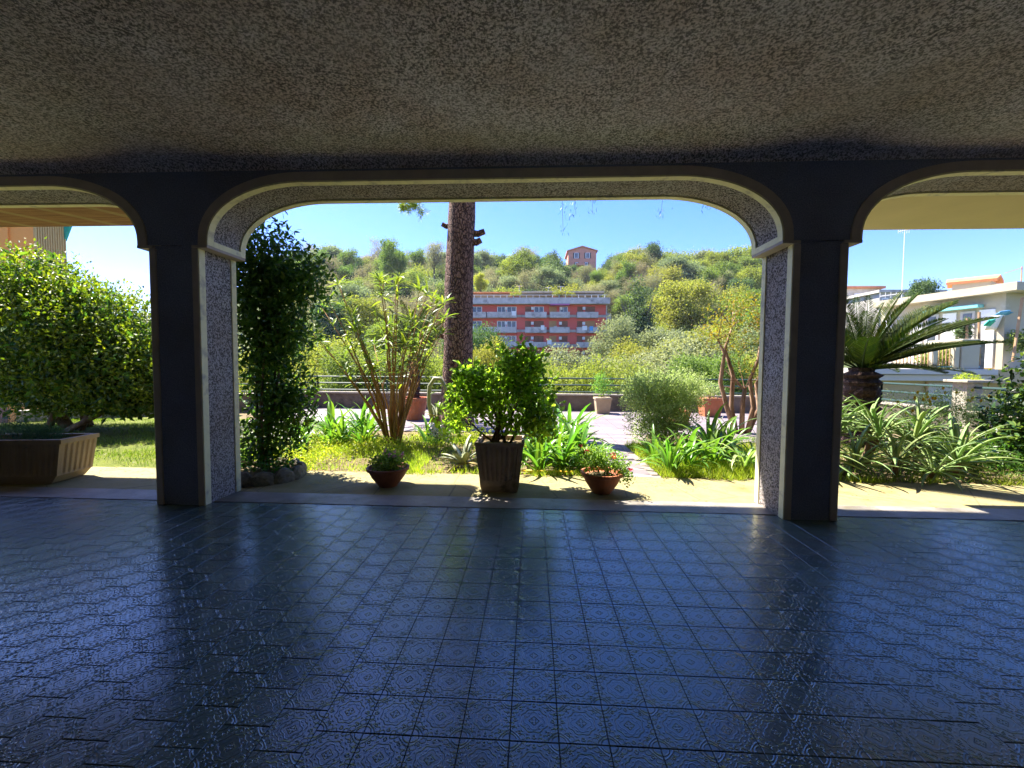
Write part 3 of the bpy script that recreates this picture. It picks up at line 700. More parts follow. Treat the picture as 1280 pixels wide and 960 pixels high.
# oleander-like plant: many tan canes
ol = empty('cane_shrub', (-2.62, 7.75, 0), 'tall open shrub with fanning tan canes and long narrow leaves', 'shrub')
P = []; D = []
for i in range(26):
    a = random.uniform(0, 2 * math.pi); sp = random.uniform(.1, 1) ** .7; hh = random.uniform(2.1, 3.25) - sp * .35
    tip = Vector((math.cos(a) * sp * 1.45 - .1, math.sin(a) * sp * .8, hh)); b = Vector((math.cos(a) * .1, math.sin(a) * .1, 0))
    pts = [b + (tip - b) * t + Vector((math.cos(a), math.sin(a), 0)) * (-.12 * math.sin(math.pi * t)) + Vector((random.gauss(0, .02), random.gauss(0, .02), 0)) * (0 < t) for t in (0, .15, .35, .55, .75, 1)]
    MB().tube(pts, [.030, .027, .022, .017, .012, .005], 6).build('cane', M['bark_cane'], ol, smooth=True)
    side = []
    if i % 2:
        s0 = pts[3]; e = s0 + Vector((random.uniform(-.4, .4), random.uniform(-.3, .3), random.uniform(.4, .7)))
        MB().tube([s0, s0.lerp(e, .5) + Vector((.02, 0, -.03)), e], [.012, .009, .004], 5).build('twig', M['bark_cane'], ol); side = [(s0, e)]
    segs = [(pts[k], pts[k + 1]) for k in (3, 4)] + side
    for s0, e in segs:
        for _ in range(9):
            q = s0.lerp(e, random.random() ** .7); P.append(q); d = Vector((random.gauss(0, 1), random.gauss(0, 1), random.uniform(-.3, 1.3))).normalized(); D.append(d)
    for _ in range(12): P.append(pts[5]); D.append(Vector((random.gauss(0, 1), random.gauss(0, 1), random.uniform(-.2, 1.6))).normalized())
P = np.array(P); D = np.array(D); n = len(P)
V, Fc = leaf6_arrays(P, D, np.tile([0, 0, 1.], (n, 1)) + rnd_dir(n) * .3, rng.uniform(.16, .32, n), rng.uniform(.034, .055, n), .12, .28)
link('leaves', np_mesh('lance_leaves', V, Fc, M['leaf_lance']), ol, 'stuff')

# pine: trunk, stubs, a hanging tuft and the crown above the roof
pn = empty('pine_tree', (-1.88, 10.0, 0), 'thick straight pine trunk with reddish flaky bark and cut branch stubs', 'tree')
m = MB(); seg = 60; nr = 22
for i in range(seg + 1):
    z = 23 * i / seg; rr = .36 - .0085 * z + (.12 * math.exp(-z * 2.2)); cx = .055 * z - (.008 * z * z if z < 3 else .072 + (z - 3) * .02)
    for k in range(nr):
        a = 2 * math.pi * k / nr; m.v.append((cx + math.cos(a) * rr * (1 + .03 * math.sin(5 * a + z) + random.gauss(0, .018)), math.sin(a) * rr * (1 + random.gauss(0, .018)), z))
for i in range(seg):
    for k in range(nr): a = i * nr + k; b = i * nr + (k + 1) % nr; m.f.append((a, b, b + nr, a + nr))
m.build('trunk', M['bark_pine'], pn, smooth=True)
def cx_at(z): return .055 * z - (.072 + (z - 3) * .02)
for z, sg, ln, rr in ((4.62, 1, .26, .075), (4.42, 1, .18, .08), (4.8, -1, .16, .06), (2.2, -1, .12, .07)):
    MB().tube([(cx_at(z) + sg * .2, 0, z), (cx_at(z) + sg * (.3 + ln * .4), 0, z - .02), (cx_at(z) + sg * (.3 + ln), -.02, z + .03)], [rr * 1.1, rr, rr * .9], 8).build('branch_stub', M['bark_pine'], pn)
brp = [(0 + cx_at(8.5), 0, 8.5), (-.5, -.6, 7.4), (-.75, -1.0, 5.9), (-.72, -1.05, 4.85)]
MB().tube(brp, [.07, .045, .025, .008], 6).build('branch', M['bark_pine'], pn)
P, O = cloud_points([(-.72, -1.02, 4.9, .34, .25, .13), (-.52, -1.0, 4.76, .16, .15, .13), (-.9, -1.0, 4.85, .14, .15, .08), (-.8, -1.0, 5.3, .4, .3, .3)], 110, 26, 1, .02); n = len(P)
V, Fc = leaf_arrays(P, O * .3 + rnd_dir(n) + [0, 0, -.1], rnd_dir(n), rng.uniform(.07, .13, n), .011, .1); link('needles', np_mesh('needles', V, Fc, M['leaf_pine']), pn, 'stuff')
me = cloud_mesh('pine_crown', [(-1.5 + 2 * math.cos(a), 2.0 * math.sin(a), 22.5 + random.uniform(-.6, .8), 1.5, 1.5, .9) for a in (0, 1, 2.1, 3.2, 4.3, 5.2)], 700, 8, .3, .05, M['leaf_pine'], .5, .3); link('crown', me, pn, 'stuff')

# twigs trailing from the unseen upper slab
def hanging(px, y0, y1, Yd, label):
    a, b = at(px, y1, Yd), at(px, 249, Yd); root = empty('trailing_twig', (a.x, Yd, 6.38), label, 'twig', 'bare twigs trailing from above the central arch')
    z1 = a.z - 6.38; pts = [(0, 0, .05)] + [(random.gauss(0, .05), random.gauss(0, .03), z1 * t) for t in (.3, .6, .8)] + [(0, 0, z1)]
    MB().tube(pts, [.006, .006, .005, .0035, .002], 5).build('twig', M['bark_brown'], root)
    P = np.array([(random.gauss(0, .06), random.gauss(0, .04), z1 + random.random() ** 1.4 * .7) for _ in range(26)]); D = rnd_dir(26) * .6 + [0, 0, -1]
    V, Fc = leaf_arrays(P, D, rnd_dir(26), rng.uniform(.05, .11, 26), .012); link('leaflets', np_mesh('leaflets', V, Fc, M['leaf_dark']), root, 'stuff')
hanging(704, 249, 290, 7.2, 'longest of the thin twigs hanging at the top of the arch, above the red building')
hanging(720, 249, 268, 7.2, 'short leafy twig hanging just right of the longest one')
hanging(741, 249, 266, 7.2, 'short thin twig hanging above the brick tower house')
hanging(826, 249, 268, 7.2, 'leafy twig hanging alone right of the tower house')
hanging(884, 249, 262, 7.2, 'small twig hanging near the right curve of the arch')

# square ribbed pot with its bush
pt = empty('square_pot', (-.385, 5.10, 0), 'tall dark brown square pot with ribbed sides in the centre of the arch', 'pot')
ribbed_box(.285, .285, .60, .80, .058, .022, .03, .07, (.2, .94)).build('pot', M['pot_brown'], pt)
MB().box(-.25, .25, -.25, .25, .5, .545).build('soil', M['soil'], pt)
b = empty('potted_bush', (-.385, 5.10, .54), 'dense bright green bush with small rounded leaves growing in the square pot', 'bush')
bl = [(-.05, 0, .58, .42, .36, .2), (.18, 0, .82, .3, .3, .2), (-.4, 0, .55, .3, .34, .24), (.40, 0, .62, .26, .3, .26), (-.32, 0, .8, .2, .26, .14), (.12, 0, 1.05, .2, .2, .14), (.46, .0, .36, .22, .28, .18), (-.58, 0, .38, .16, .26, .16), (.3, 0, .9, .18, .2, .14), (0, 0, .85, .2, .25, .12), (-.1, -.1, .3, .3, .3, .14), (.52, 0, .14, .16, .24, .14), (-.62, 0, .2, .14, .22, .12), (.3, -.1, .25, .2, .25, .12), (.38, 0, 1.0, .1, .12, .08), (-.45, 0, .78, .12, .15, .1)]
link('foliage', cloud_mesh('bush_foliage', bl, 500, 8, .075, .046, M['leaf_pot'], .8, .055, .5, .5, six=True, zmin=.03), b, 'stuff')
shoots(b, bl, 90, .15, .07, .038, M['leaf_pot'])
stems(b, 0, [(.4, 0, .6), (-.42, 0, .55), (.1, .1, .9), (-.2, -.1, .8), (.25, -.15, .7), (-.1, .15, .75), (.0, -.1, .95), (.5, .1, .4), (-.5, .05, .35), (.2, .2, .8)], .017, .13, 'bark_brown', 'stem', .03)

# bowls
def bowl(loc, r, label, mt, plant_label, leafm, petal, petn, h=.24, ph=.2, pr=.9, blobs=None, down=False):
    o = empty('plant_bowl', loc, label, 'flower bowl')
    MB().lathe([(0, 0), (r * .45, 0), (r * .5, .02), (r * .78, h * .5), (r * .93, h * .82), (r * 1.02, h * .86), (r * 1.02, h), (r * .92, h), (r * .88, h - .04), (0, h - .05)], 32).build('bowl', M[mt], o, smooth=False)
    MB().lathe([(0, h - .035), (r * .88, h - .045)], 20).build('soil', M['soil'], o)
    q = empty('bowl_plant', (loc[0], loc[1], h - .04), plant_label, 'plant')
    bl = blobs or [(0, 0, ph * .5, r * pr, r * pr * .9, ph * .6)]
    link('foliage', cloud_mesh('bowl_foliage', bl, 170, 9, .034, .024, M[leafm], .9, .03, .3, .7, six=True, zmin=-.1 if down else .0), q, 'stuff')
    stems(q, 0, [(random.uniform(-r, r) * .7, random.uniform(-r, r) * .5, ph * random.uniform(.5, .9)) for _ in range(12)], .004, r * .5, 'bark_brown', 'stem')
    n = 14; V = []; F_ = []
    for c in range(petn):
        bb = bl[c % len(bl)]; cc = np.array([bb[0] + random.uniform(-1, 1) * bb[3] * .9, bb[1] - random.uniform(0, .8) * bb[4], bb[2] + bb[5] * random.uniform(.7, 1.15)])
        P = np.tile(cc, (n, 1)) + rng.normal(size=(n, 3)) * .012; v, f = leaf_arrays(P, rnd_dir(n), rnd_dir(n), .022, .02)
        link('flower_head', np_mesh('flower_head', v, f, M[petal]), q)
bowl((-1.79, 5.07, 0), .255, 'brown terracotta bowl of small pink flowers, standing left of the square pot', 'terracotta_dark', 'low bushy plant with small pink flowers in the left bowl', 'leaf_geranium', 'petal_pink', 7, .235, .2, .85)
bowl((.83, 4.98, 0), .245, 'orange terracotta bowl with red geraniums, standing right of the square pot', 'terracotta', 'loose geranium with small red flowers spilling over its terracotta bowl', 'leaf_geranium', 'petal_red', 6, .25, .33, .9,
     [(-.05, 0, .17, .24, .2, .13), (.16, 0, .12, .2, .18, .14), (-.15, 0, .24, .14, .14, .1), (.27, -.05, -.02, .08, .1, .12)], True)

# strap-leaved clumps
strapM = [strap_mesh('strap_leaf', M['leaf_strap'], L, .05, R(a), R(dr), curl=cu) for L, a, dr, cu in ((.6, 62, 95, .05), (.55, 72, 80, -.06), (.5, 50, 100, .02), (.65, 78, 70, .08))]
_sc = {}
NTH = ['first', 'second', 'third', 'fourth', 'fifth', 'sixth', 'seventh', 'eighth', 'ninth', 'tenth', 'eleventh', 'twelfth']
def strap_clump(x, y, n, label, s=1, cat='plant', group='strap-leaved agapanthus clumps in the garden beds'):
    o = empty('agapanthus', (x, y, 0), label, cat, group); rosette(o, strapM, int(n * 1.7), .09, (-22, 22), (.7 * s, 1.25 * s))
G1 = 'arching green agapanthus clump in the sunlit bed between the cane shrub and the left pillar'
def clumps(rows, label):
    order = sorted(rows, key=lambda q: q[0] / q[1])
    for k, (x, y, s, n) in enumerate(order): strap_clump(x, y, n, f'{label}, {NTH[k]} from the left', s)
clumps(((-4.4, 7.8, 1.2, 16), (-3.1, 7.5, .9, 14), (-3.95, 8.0, 1.3, 18), (-3.55, 8.5, 1.25, 18), (-3.25, 8.05, 1.2, 16), (-3.6, 7.7, 1.1, 16), (-4.3, 8.6, .9, 12), (-4.2, 7.3, .8, 12), (-3.7, 7.4, .7, 12), (-2.0, 7.9, .8, 12), (-3.9, 6.8, .6, 10)), 'arching strap-leaved clump in the sunlit bed round the cane shrub')
clumps(((.1, 5.95, 1.1, 20), (.45, 6.1, 1.15, 22), (.7, 6.5, 1.25, 20), (.25, 6.7, 1.3, 20), (.55, 7.2, 1.4, 18), (.8, 5.85, .8, 16), (.15, 7.6, 1.4, 16), (.7, 7.8, 1.3, 14), (-.15, 6.5, .9, 14), (1.0, 6.3, .8, 12)), 'dense green strap-leaved clump right of the square pot')
clumps(((1.95, 5.95, 1.0, 20), (2.3, 6.3, 1.15, 18), (1.95, 6.7, .9, 16), (2.75, 6.5, 1.2, 18), (3.0, 7.1, 1.3, 16), (2.5, 7.0, .9, 14), (3.3, 6.2, .9, 14), (3.5, 7.6, 1, 14)), 'strap-leaved clump along the bed edge before the silvery bush')
# pale long-leaved clump at the right pillar
pal = [strap_mesh('pale_strap_leaf', M['leaf_aloe'], L, .05, R(a), R(dr), curl=c) for L, a, dr, c in ((.75, 65, 130, .1), (.7, 50, 110, -.1), (.8, 75, 120, 0))]
o = empty('spider_plant', (3.05, 6.15, .05), 'pale long drooping strap leaves against the inner side of the right pillar', 'plant'); rosette(o, pal, 22, .08, (-15, 20), (.7, 1.05))

# agave by the pot, curled agave, white flowers
agM = [strap_mesh('agave_leaf', M['leaf_agave'], .42, .11, R(a), R(d), thick=.02, fold=.2) for a, d in ((40, 40), (60, 30), (15, 20))] + [strap_mesh('dry_agave_leaf', M['leaf_dry'], .42, .09, R(10), R(25), thick=.01)]
o = empty('agave', (-1.02, 6.1, .03), 'grey-green agave with tan dried lower leaves left of the square pot', 'agave'); rosette(o, agM, 17, .03, (-20, 20), (.75, 1.1))
o = empty('curled_agave', (-1.98, 8.6, .2), 'grey-green agave whose thick flower spike curls over like a hook', 'agave'); rosette(o, agM, 14, .03, (0, 35), (.7, 1.1), z=.2)
pts = [(-.1 + .0, 0, .1), (-.18, 0, .5), (-.17, 0, .85), (-.06, 0, 1.02), (.08, 0, 1.0), (.16, -.02, .84), (.19, -.02, .6)]
MB().tube(pts, [.05, .05, .048, .045, .045, .04, .02], 8).build('flower_spike', M['leaf_agave'], o, smooth=True)
MB().tube([(0, 0, -.25), (0, 0, .22)], [.08, .07], 8).build('stem', M['bark_brown'], o)
q = empty('white_azalea', (-1.7, 7.6, 0), 'small plant with a cluster of white blossoms behind the agave', 'plant')
link('foliage', cloud_mesh('azalea', [(0, 0, .2, .25, .2, .2)], 60, 8, .05, .03, M['leaf_strap'], .8, .04, zmin=.01), q, 'stuff')
for c in ((-.05, -.15, .38), (.08, -.15, .33), (.0, -.18, .26), (.13, -.1, .2), (-.1, -.12, .28)):
    P = np.tile(c, (26, 1)) + rng.normal(size=(26, 3)) * .03; v, f = leaf_arrays(P, rnd_dir(26), rnd_dir(26), .06, .05); link('blossom', np_mesh('blossom', v, f, M['petal_white']), q)
# yellow hose end in the bed
MBh = MB().tube([(-.15, 5.86, .02), (.05, 5.80, .025), (.3, 5.84, .02), (.5, 5.78, .025), (.62, 5.86, .02)], .018, 8).build('garden_hose', M['hose'], smooth=True); tag(MBh, 'yellow hose lying in the bed edge right of the square pot', 'hose')

# silvery bush
sb = empty('silver_bush', (2.38, 7.85, 0), 'rounded silvery-green rosemary-like bush with upright sprigs', 'bush'); sb.scale = (1.13, 1.1, 1.1)
bl = [(0, 0, .75, .66, .55, .5), (-.25, 0, .95, .38, .4, .3), (.32, 0, .95, .36, .4, .35), (0, 0, .35, .5, .45, .35)]
link('foliage', cloud_mesh('silver_foliage', bl, 1500, 13, .055, .017, M['leaf_silver'], .8, .05, .5, .7, zmin=.03), sb, 'stuff')
P = []; D = []
for _ in range(46):
    a = random.uniform(0, 6.28); r = random.random() ** .5 * .6; z0 = 1.15 - r * .35; hh = random.uniform(.15, .4); lean = Vector((math.cos(a) * r * .5, math.sin(a) * r * .3, 1)).normalized()
    for k in range(26): t = k / 26; P.append(Vector((math.cos(a) * r, math.sin(a) * r, z0)) + lean * hh * t); D.append(Vector((random.gauss(0, 1), random.gauss(0, 1), .8)))
n = len(P); V, Fc = leaf_arrays(np.array(P), np.array(D), rnd_dir(n), .04, .012); link('sprigs', np_mesh('sprigs', V, Fc, M['leaf_silver']), sb, 'stuff')
stems(sb, 0, [(.3, 0, .8), (-.3, 0, .8), (.1, .1, 1), (-.1, -.1, .9), (.4, 0, .5), (-.4, 0, .5)], .014, .1)

# crape-myrtle-like tree with several peeling trunks
my = empty('multi_trunk_tree', (4.62, 9.6, 0), 'small tree with several pinkish peeling trunks and orange-green leaves by the right pillar', 'tree')
tr = [[(-.05, 0, 0), (-.25, 0, .55), (-.42, 0, 1.15), (-.35, 0, 1.8), (-.5, 0, 2.1)], [(.0, .1, 0), (-.12, .1, .6), (-.10, .1, 1.3), (-.3, .1, 1.9), (-.15, .1, 2.4)], [(.08, 0, 0), (.08, 0, .7), (.12, 0, 1.0)],
      [(.2, 0, 0), (.32, 0, .6), (.22, 0, 1.2), (.40, 0, 1.7), (.45, 0, 2.3)], [(.26, .1, 0), (.5, .1, .55), (.42, .1, 1.1), (.62, .1, 1.6), (.75, 0, 2.1)]]
for q in tr: MB().tube(q, [.062, .052, .046, .036, .018][:len(q)], 8).build('trunk', M['bark_myrtle'], my, smooth=True)
for _ in range(26):
    q = random.choice(tr)[-1]; e = (q[0] + random.uniform(-.6, .5), q[1] + random.uniform(-.4, .4), q[2] + random.uniform(.0, .7)); MB().tube([q, e], [.014, .004], 5).build('twig', M['bark_myrtle'], my)
bl = [(-.35, 0, 2.45, .6, .5, .4), (.35, 0, 2.5, .6, .5, .45), (.0, 0, 2.9, .6, .5, .3), (-.6, 0, 2.2, .35, .35, .25), (.8, 0, 2.1, .35, .35, .3), (.1, 0, 1.45, .3, .25, .25), (.05, 0, 2.0, .5, .4, .2)]
link('foliage', cloud_mesh('myrtle_foliage', bl, 270, 7, .075, .034, M['leaf_orange'], .9, .10, .3, .2), my, 'stuff')

# cycads
def frond(L, rise, droop, seg=34, leaflet=.29, wid=.015):
    """one feather leaf along +x as (rachis, leaflet) arrays"""
    x = z = 0; a = rise; pts = [(0, 0, 0)]; dl = L / seg
    for i in range(seg): t = i / seg; x += dl * math.cos(a); z += dl * math.sin(a); a -= droop / seg * (.4 + 1.2 * t); pts.append((x, 0, z))
    P = []; D = []; Ls = []
    for i in range(3, seg):
        for k in range(4):
            p = Vector(pts[i]).lerp(Vector(pts[i + 1]), k / 4); t = (i + k / 4) / seg; d = (Vector(pts[i + 1]) - Vector(pts[i])).normalized(); nrm = Vector((-d.z, 0, d.x))
            for s in (-1, 1):
                P.append(p); D.append(d * .85 + Vector((0, s, 0)) * .85 + nrm * .38 + Vector((random.gauss(0, .05), random.gauss(0, .05), random.gauss(0, .05)))); Ls.append(leaflet * (math.sin(math.pi * min(1, t * .8 + .2)) ** .7 * .9 + .1) * random.uniform(.9, 1.1))
    n = len(P); V, Fc = leaf_arrays(np.array(P), np.array(D), np.tile([-.2, 0, 1.], (n, 1)), np.array(Ls), wid, .3); return pts, V, Fc
fm = []
for L, ri, dr in ((1.85, 54, 26), (2.0, 38, 26), (1.75, 70, 20), (2.0, 24, 24), (1.7, 8, 26)):
    pts, V, Fc = frond(L, R(ri), R(dr)); mb = MB().tube(pts, [.016 * (1 - i / len(pts) * .8) for i in range(len(pts))], 4)
    v0 = np.array(mb.v); tri = []
    for f in mb.f:
        for i in range(1, len(f) - 1): tri.append((f[0], f[i], f[i + 1]))
    fm.append(np_mesh('frond', np.concatenate([V, v0]), np.concatenate([Fc, np.array(tri) + len(V)]), M['leaf_cycad']))
def cycad(loc, label, trunk_h, tr_, dirs, sc_=1., n=0):
    o = empty('sago_palm', loc, label, 'palm')
    m = MB(); prof = []
    for i in range(22): z = trunk_h * i / 21; prof.append((tr_ * (1 + .12 * math.sin(i * 2.7)) * (1 if i < 20 else .7), z))
    m.lathe(prof, 18); m.v = [(x * random.uniform(.92, 1.08), y * random.uniform(.92, 1.08), z) for x, y, z in m.v]; m.f.append(tuple(range(len(m.v) - 18, len(m.v))))
    m.build('trunk', M['bark_cycad'], o)
    for az, kind, k in dirs:
        f = link('frond', fm[kind], o); f.location = (0, 0, trunk_h - .05); f.rotation_euler = (random.uniform(-.3, .3), 0, R(az)); f.scale = (k * sc_,) * 3
    return o
d = [(0, 1, 1.0), (8, 3, 1.02), (-12, 1, 1.0), (-20, 3, 1.0), (18, 0, 1.0), (35, 1, 1), (-35, 3, .95), (-40, 1, .95), (0, 4, .95), (30, 4, .9), (-55, 4, .9)]
d += [(55, 0, 1), (75, 0, 1), (100, 0, 1), (125, 1, 1), (150, 1, 1), (180, 0, 1), (205, 1, 1), (235, 3, 1), (265, 1, .9), (290, 3, .9), (310, 1, .95), (60, 2, 1), (140, 2, 1.0), (200, 2, 1), (280, 2, .8), (340, 2, .95), (10, 2, .9), (90, 3, 1), (160, 3, 1), (-75, 4, .8), (14, 0, 1.0), (3, 3, .98), (-16, 0, 1.0), (-28, 1, 1.0), (22, 3, 1.0), (-48, 3, .95), (-5, 0, 1.0), (25, 1, 1.02), (48, 2, 1), (-25, 0, .95), (70, 1, .95), (5, 2, 1.0), (-60, 1, .9), (110, 2, 1), (170, 1, .9)]
cycad((6.40, 8.5, 0), 'large sago palm with thick dark trunk and long feathery fronds right of the right pillar', 1.5, .30, d)
# potted sago palm behind the cane shrub
tp = empty('terracotta_tub', (-3.25, 11.3, 0), 'orange terracotta tub on the terrace behind the cane shrub', 'pot')
MB().lathe([(0, 0), (.26, 0), (.36, .5), (.40, .5), (.40, .6), (.34, .6), (.33, .55), (0, .53)], 20).build('tub', M['terracotta'], tp)
d2 = [(i * 24 + random.uniform(-8, 8), random.choice([0, 1, 3, 2]), random.uniform(.75, .95)) for i in range(20)]
cycad((-3.25, 11.3, .5), 'sago palm with slim dark trunk growing in the terracotta tub behind the cane shrub', 1.35, .16, d2, 1.0)

# aloe thicket
alM = [strap_mesh('aloe_leaf', M['leaf_aloe'], L, .048, R(a), R(dr), thick=.014, fold=.2, curl=c) for L, a, dr, c in ((.62, 40, 50, .06), (.58, 20, 70, -.07), (.68, 60, 85, .05), (.55, 75, 60, -.04), (.62, 10, 30, .1))]
spots = [(4.45, 5.95, .15), (4.9, 5.85, .25), (5.35, 5.8, .12), (5.8, 5.95, .2), (4.6, 6.5, .5), (5.1, 6.4, .45), (5.6, 6.4, .4), (4.3, 7.0, .7), (4.9, 7.0, .65), (5.5, 7.0, .5), (6.1, 6.3, .3), (4.0, 6.3, .45), (6.1, 6.9, .35)]
spots += [(3.9, 5.95, .3), (4.3, 6.6, .65), (5.2, 6.7, .62), (5.9, 6.65, .5)]
spots.sort(key=lambda q: q[0] / q[1])
cnt = [0, 0, 0]
for i, (x, y, z) in enumerate(spots):
    rw = 0 if z < .3 else 1 if z <= .5 else 2; cnt[rw] += 1
    o = empty('aloe', (x, y, z), f"pale spidery aloe rosette in the {('front', 'middle', 'back')[rw]} row, {NTH[cnt[rw] - 1]} from the right pillar", 'aloe', 'aloe rosettes of the thicket right of the right pillar')
    MB().tube([(random.uniform(-.1, .1), .1, -z), (0, 0, .03)], [.03, .035], 7).build('stem', M['bark_brown'], o); rosette(o, alM, 27, .05, (-32, 20), (.65, 1.2))
# yellow-flowered bushes behind aloes
yb = empty('yellow_flower_bush', (7.7, 8.4, 0), 'loose grey-green bush dotted with yellow daisies behind the aloes', 'bush')
bl = [(-.5, 0, .55, .7, .6, .5), (.5, 0, .6, .7, .6, .5), (0, -.2, .7, .5, .5, .45)]
link('foliage', cloud_mesh('daisy_foliage', bl, 700, 10, .06, .012, M['leaf_silver'], .9, .07, .4, .5, zmin=.02), yb, 'stuff')
for _ in range(34):
    a, b_ = random.uniform(-1.15, 1.15), random.uniform(-.7, .1); c = np.array([a, b_, random.uniform(.75, 1.15) - abs(a) * .1]); n = 12
    D = np.stack([np.cos(np.arange(n) * 6.283 / n), -.6 + 0 * np.arange(n), np.sin(np.arange(n) * 6.283 / n)], 1); v, f = leaf_arrays(np.tile(c, (n, 1)), D, np.tile([0, -1., .4], (n, 1)), .042, .02); link('flower', np_mesh('flower', v, f, M['petal_yellow']), yb)
# big-leaved bush at the right edge
rb = empty('laurel_bush', (8.0, 6.8, 0), 'dark big-leaved bush at the right edge of the garden', 'bush')
bl = [(.1, 0, .9, .95, .7, .8), (-.35, -.1, .5, .6, .6, .5), (.3, 0, 1.5, .6, .5, .4), (-.5, 0, .35, .45, .5, .35), (.8, 0, 1.2, .6, .6, .6)]
link('foliage', cloud_mesh('laurel_foliage', bl, 1100, 8, .095, .05, M['leaf_laurel'], .7, .09, .5, .3, six=True, zmin=.02), rb, 'stuff')
stems(rb, 0, [(0, 0, 1.4), (.4, 0, 1.6), (-.4, 0, .9), (.7, 0, 1.2), (-.5, -.1, .6)], .02, .15)
gb = empty('low_groundcover', (6.75, 6.6, 0), 'low dark weedy plants under the bush at the right edge', 'plant')
link('foliage', cloud_mesh('groundcover', [(0, 0, .12, .9, .5, .2), (.6, 0, .2, .6, .5, .3), (-.1, .5, .3, .5, .5, .4)], 420, 8, .06, .03, M['leaf_dark'], .9, .07, zmin=0), gb, 'stuff')

# far pots on the terrace
def sq_pot(x, y, w, h, m_, label, plabel, leafm, blobs, L=.06, W=.03, cat='bush'):
    o = empty('terrace_pot', (x, y, 0), label, 'pot')
    q = MB(); a, b_ = w * .8, w
    q.v = [(-a, -a, 0), (a, -a, 0), (a, a, 0), (-a, a, 0), (-b_, -b_, h * .88), (b_, -b_, h * .88), (b_, b_, h * .88), (-b_, b_, h * .88)]
    b2 = b_ + .02; q.v += [(-b2, -b2, h * .885), (b2, -b2, h * .885), (b2, b2, h * .885), (-b2, b2, h * .885), (-b2, -b2, h), (b2, -b2, h), (b2, b2, h), (-b2, b2, h)]
    q.f = [(3, 2, 1, 0), (12, 13, 14, 15)] + [(l * 4 + i, l * 4 + (i + 1) % 4, l * 4 + 4 + (i + 1) % 4, l * 4 + 4 + i) for l in range(3) for i in range(4)]
    q.build('pot', M[m_], o)
    r = empty('pot_plant', (x, y, h), plabel, cat); link('foliage', cloud_mesh('pot_foliage', blobs, 90, 9, L, W, M[leafm], .8, .05, zmin=.0), r, 'stuff')
    stems(r, 0, [(.1, 0, .3), (-.1, 0, .3), (0, .1, .35)], .012, .05)
sq_pot(2.2, 13.3, .24, .50, 'pot_tan', 'small tan tapered pot standing against the parapet', 'small leafy plant in the tan pot against the parapet', 'leaf_geranium', [(0, 0, .35, .35, .3, .3), (-.1, 0, .6, .2, .2, .2)])
sq_pot(5.35, 12.9, .28, .55, 'terracotta', 'orange square pot on the terrace behind the silvery bush', 'small plant in the orange pot behind the silvery bush', 'leaf_silver', [(0, 0, .2, .3, .3, .25)])
sq_pot(3.6, 10.6, .25, .42, 'terracotta', 'low orange terracotta pot glimpsed behind the silvery bush', 'low plant in the terracotta pot glimpsed behind the silvery bush', 'leaf_silver', [(0, 0, .12, .25, .25, .12)])

# ---- grass, weeds, ground cover (stuff)
def dens_bed(x, y):
    d = .5 + .5 * np.sin(x * 2.1 + 1.3) * np.sin(y * 2.7 + .5); d = np.clip(d * 1.3, .12, 1); return np.where((x > -1.6) & (x < .0) & (y < 7.0), d * .15, d)
tag(link('bed_grass', grass_mesh('bed_grass', 34000, (-4.6, .9, 5.72, 8.6), M['grass'], .10, .005, dens=dens_bed)), 'short sunlit grass and weeds in the bed in front of the cane shrub', 'grass', kind='stuff')
tag(link('bed_grass', grass_mesh('bed_grass2', 15000, (1.75, 4.0, 5.7, 8.0), M['grass'], .13, .005)), 'longer yellow-green grass along the bed edge left of the right pillar', 'grass', kind='stuff')
tag(link('lawn_grass', grass_mesh('lawn_grass', 52000, (-12.5, -4.7, 5.72, 10.5), M['lawn_grass'], .06, .005, dens=lambda x, y: np.clip(.45 + .6 * np.sin(x * 1.9 + np.sin(y * 2.3) * 1.4) * np.sin(y * 3.1 + x), .04, 1))), 'short patchy lawn seen through the left arch behind the planter', 'grass', kind='stuff')
tag(link('bed_grass', grass_mesh('bed_grass3', 9000, (4.0, 9.5, 5.72, 9), M['lawn_grass'], .08, .006)), 'dark grass and weeds under the aloes', 'grass', kind='stuff')
me = cloud_mesh('weeds', [(x, y, .03, .38, .3, .17) for x, y in ((-3.3, 5.95), (-3.9, 6.0), (-2.9, 6.9), (-1.5, 7.2), (-2.6, 7.2), (-1.2, 8.4), (-3.9, 7.5),(-3.1, 6.3), (-3.6, 6.9), (-2.2, 7.0), (-3.0, 7.5), (-2.2, 8.3), (-1.2, 7.8), (-.7, 7.6), (-3.9, 6.3))], 900, 8, .05, .024, M['grass'], .8, .06, .3, .6, zmin=0)
tag(link('weeds', me), 'low leafy weeds scattered round the foot of the cane shrub', 'weeds', kind='stuff')
n_ = 2600; tag(link('edge_grass', grass_mesh('edge_grass', n_ * 3, (-4.6, 9.5, 5.60, 5.76), M['grass'], .10, .005, dens=lambda x, y: np.clip(np.sin(x * 3.1) * .4 + np.sin(x * 7.3 + 1) * .4 + .25 + (y - 5.68) * 5, 0, 1) * ((x < .9) | (x > 1.75)))), 'tufts of grass creeping over the ragged edge of the mossy concrete', 'grass', kind='stuff')
# fallen leaves and grit on the apron
n = 1100; P = np.stack([rng.uniform(-8, 8, n), 5.72 - np.abs(rng.normal(0, .42, n)), np.full(n, .005)], 1); D = rng.normal(size=(n, 3)) * [1, 1, .05]
V, Fc = leaf_arrays(P, D, np.tile([0, 0, 1.], (n, 1)) + rnd_dir(n) * .1, rng.uniform(.012, .04, n), .014); tag(link('fallen_leaves', np_mesh('fallen_leaves', V, Fc, M['leaf_dry'])), 'small dry leaves scattered on the mossy concrete apron', 'leaves', kind='stuff')

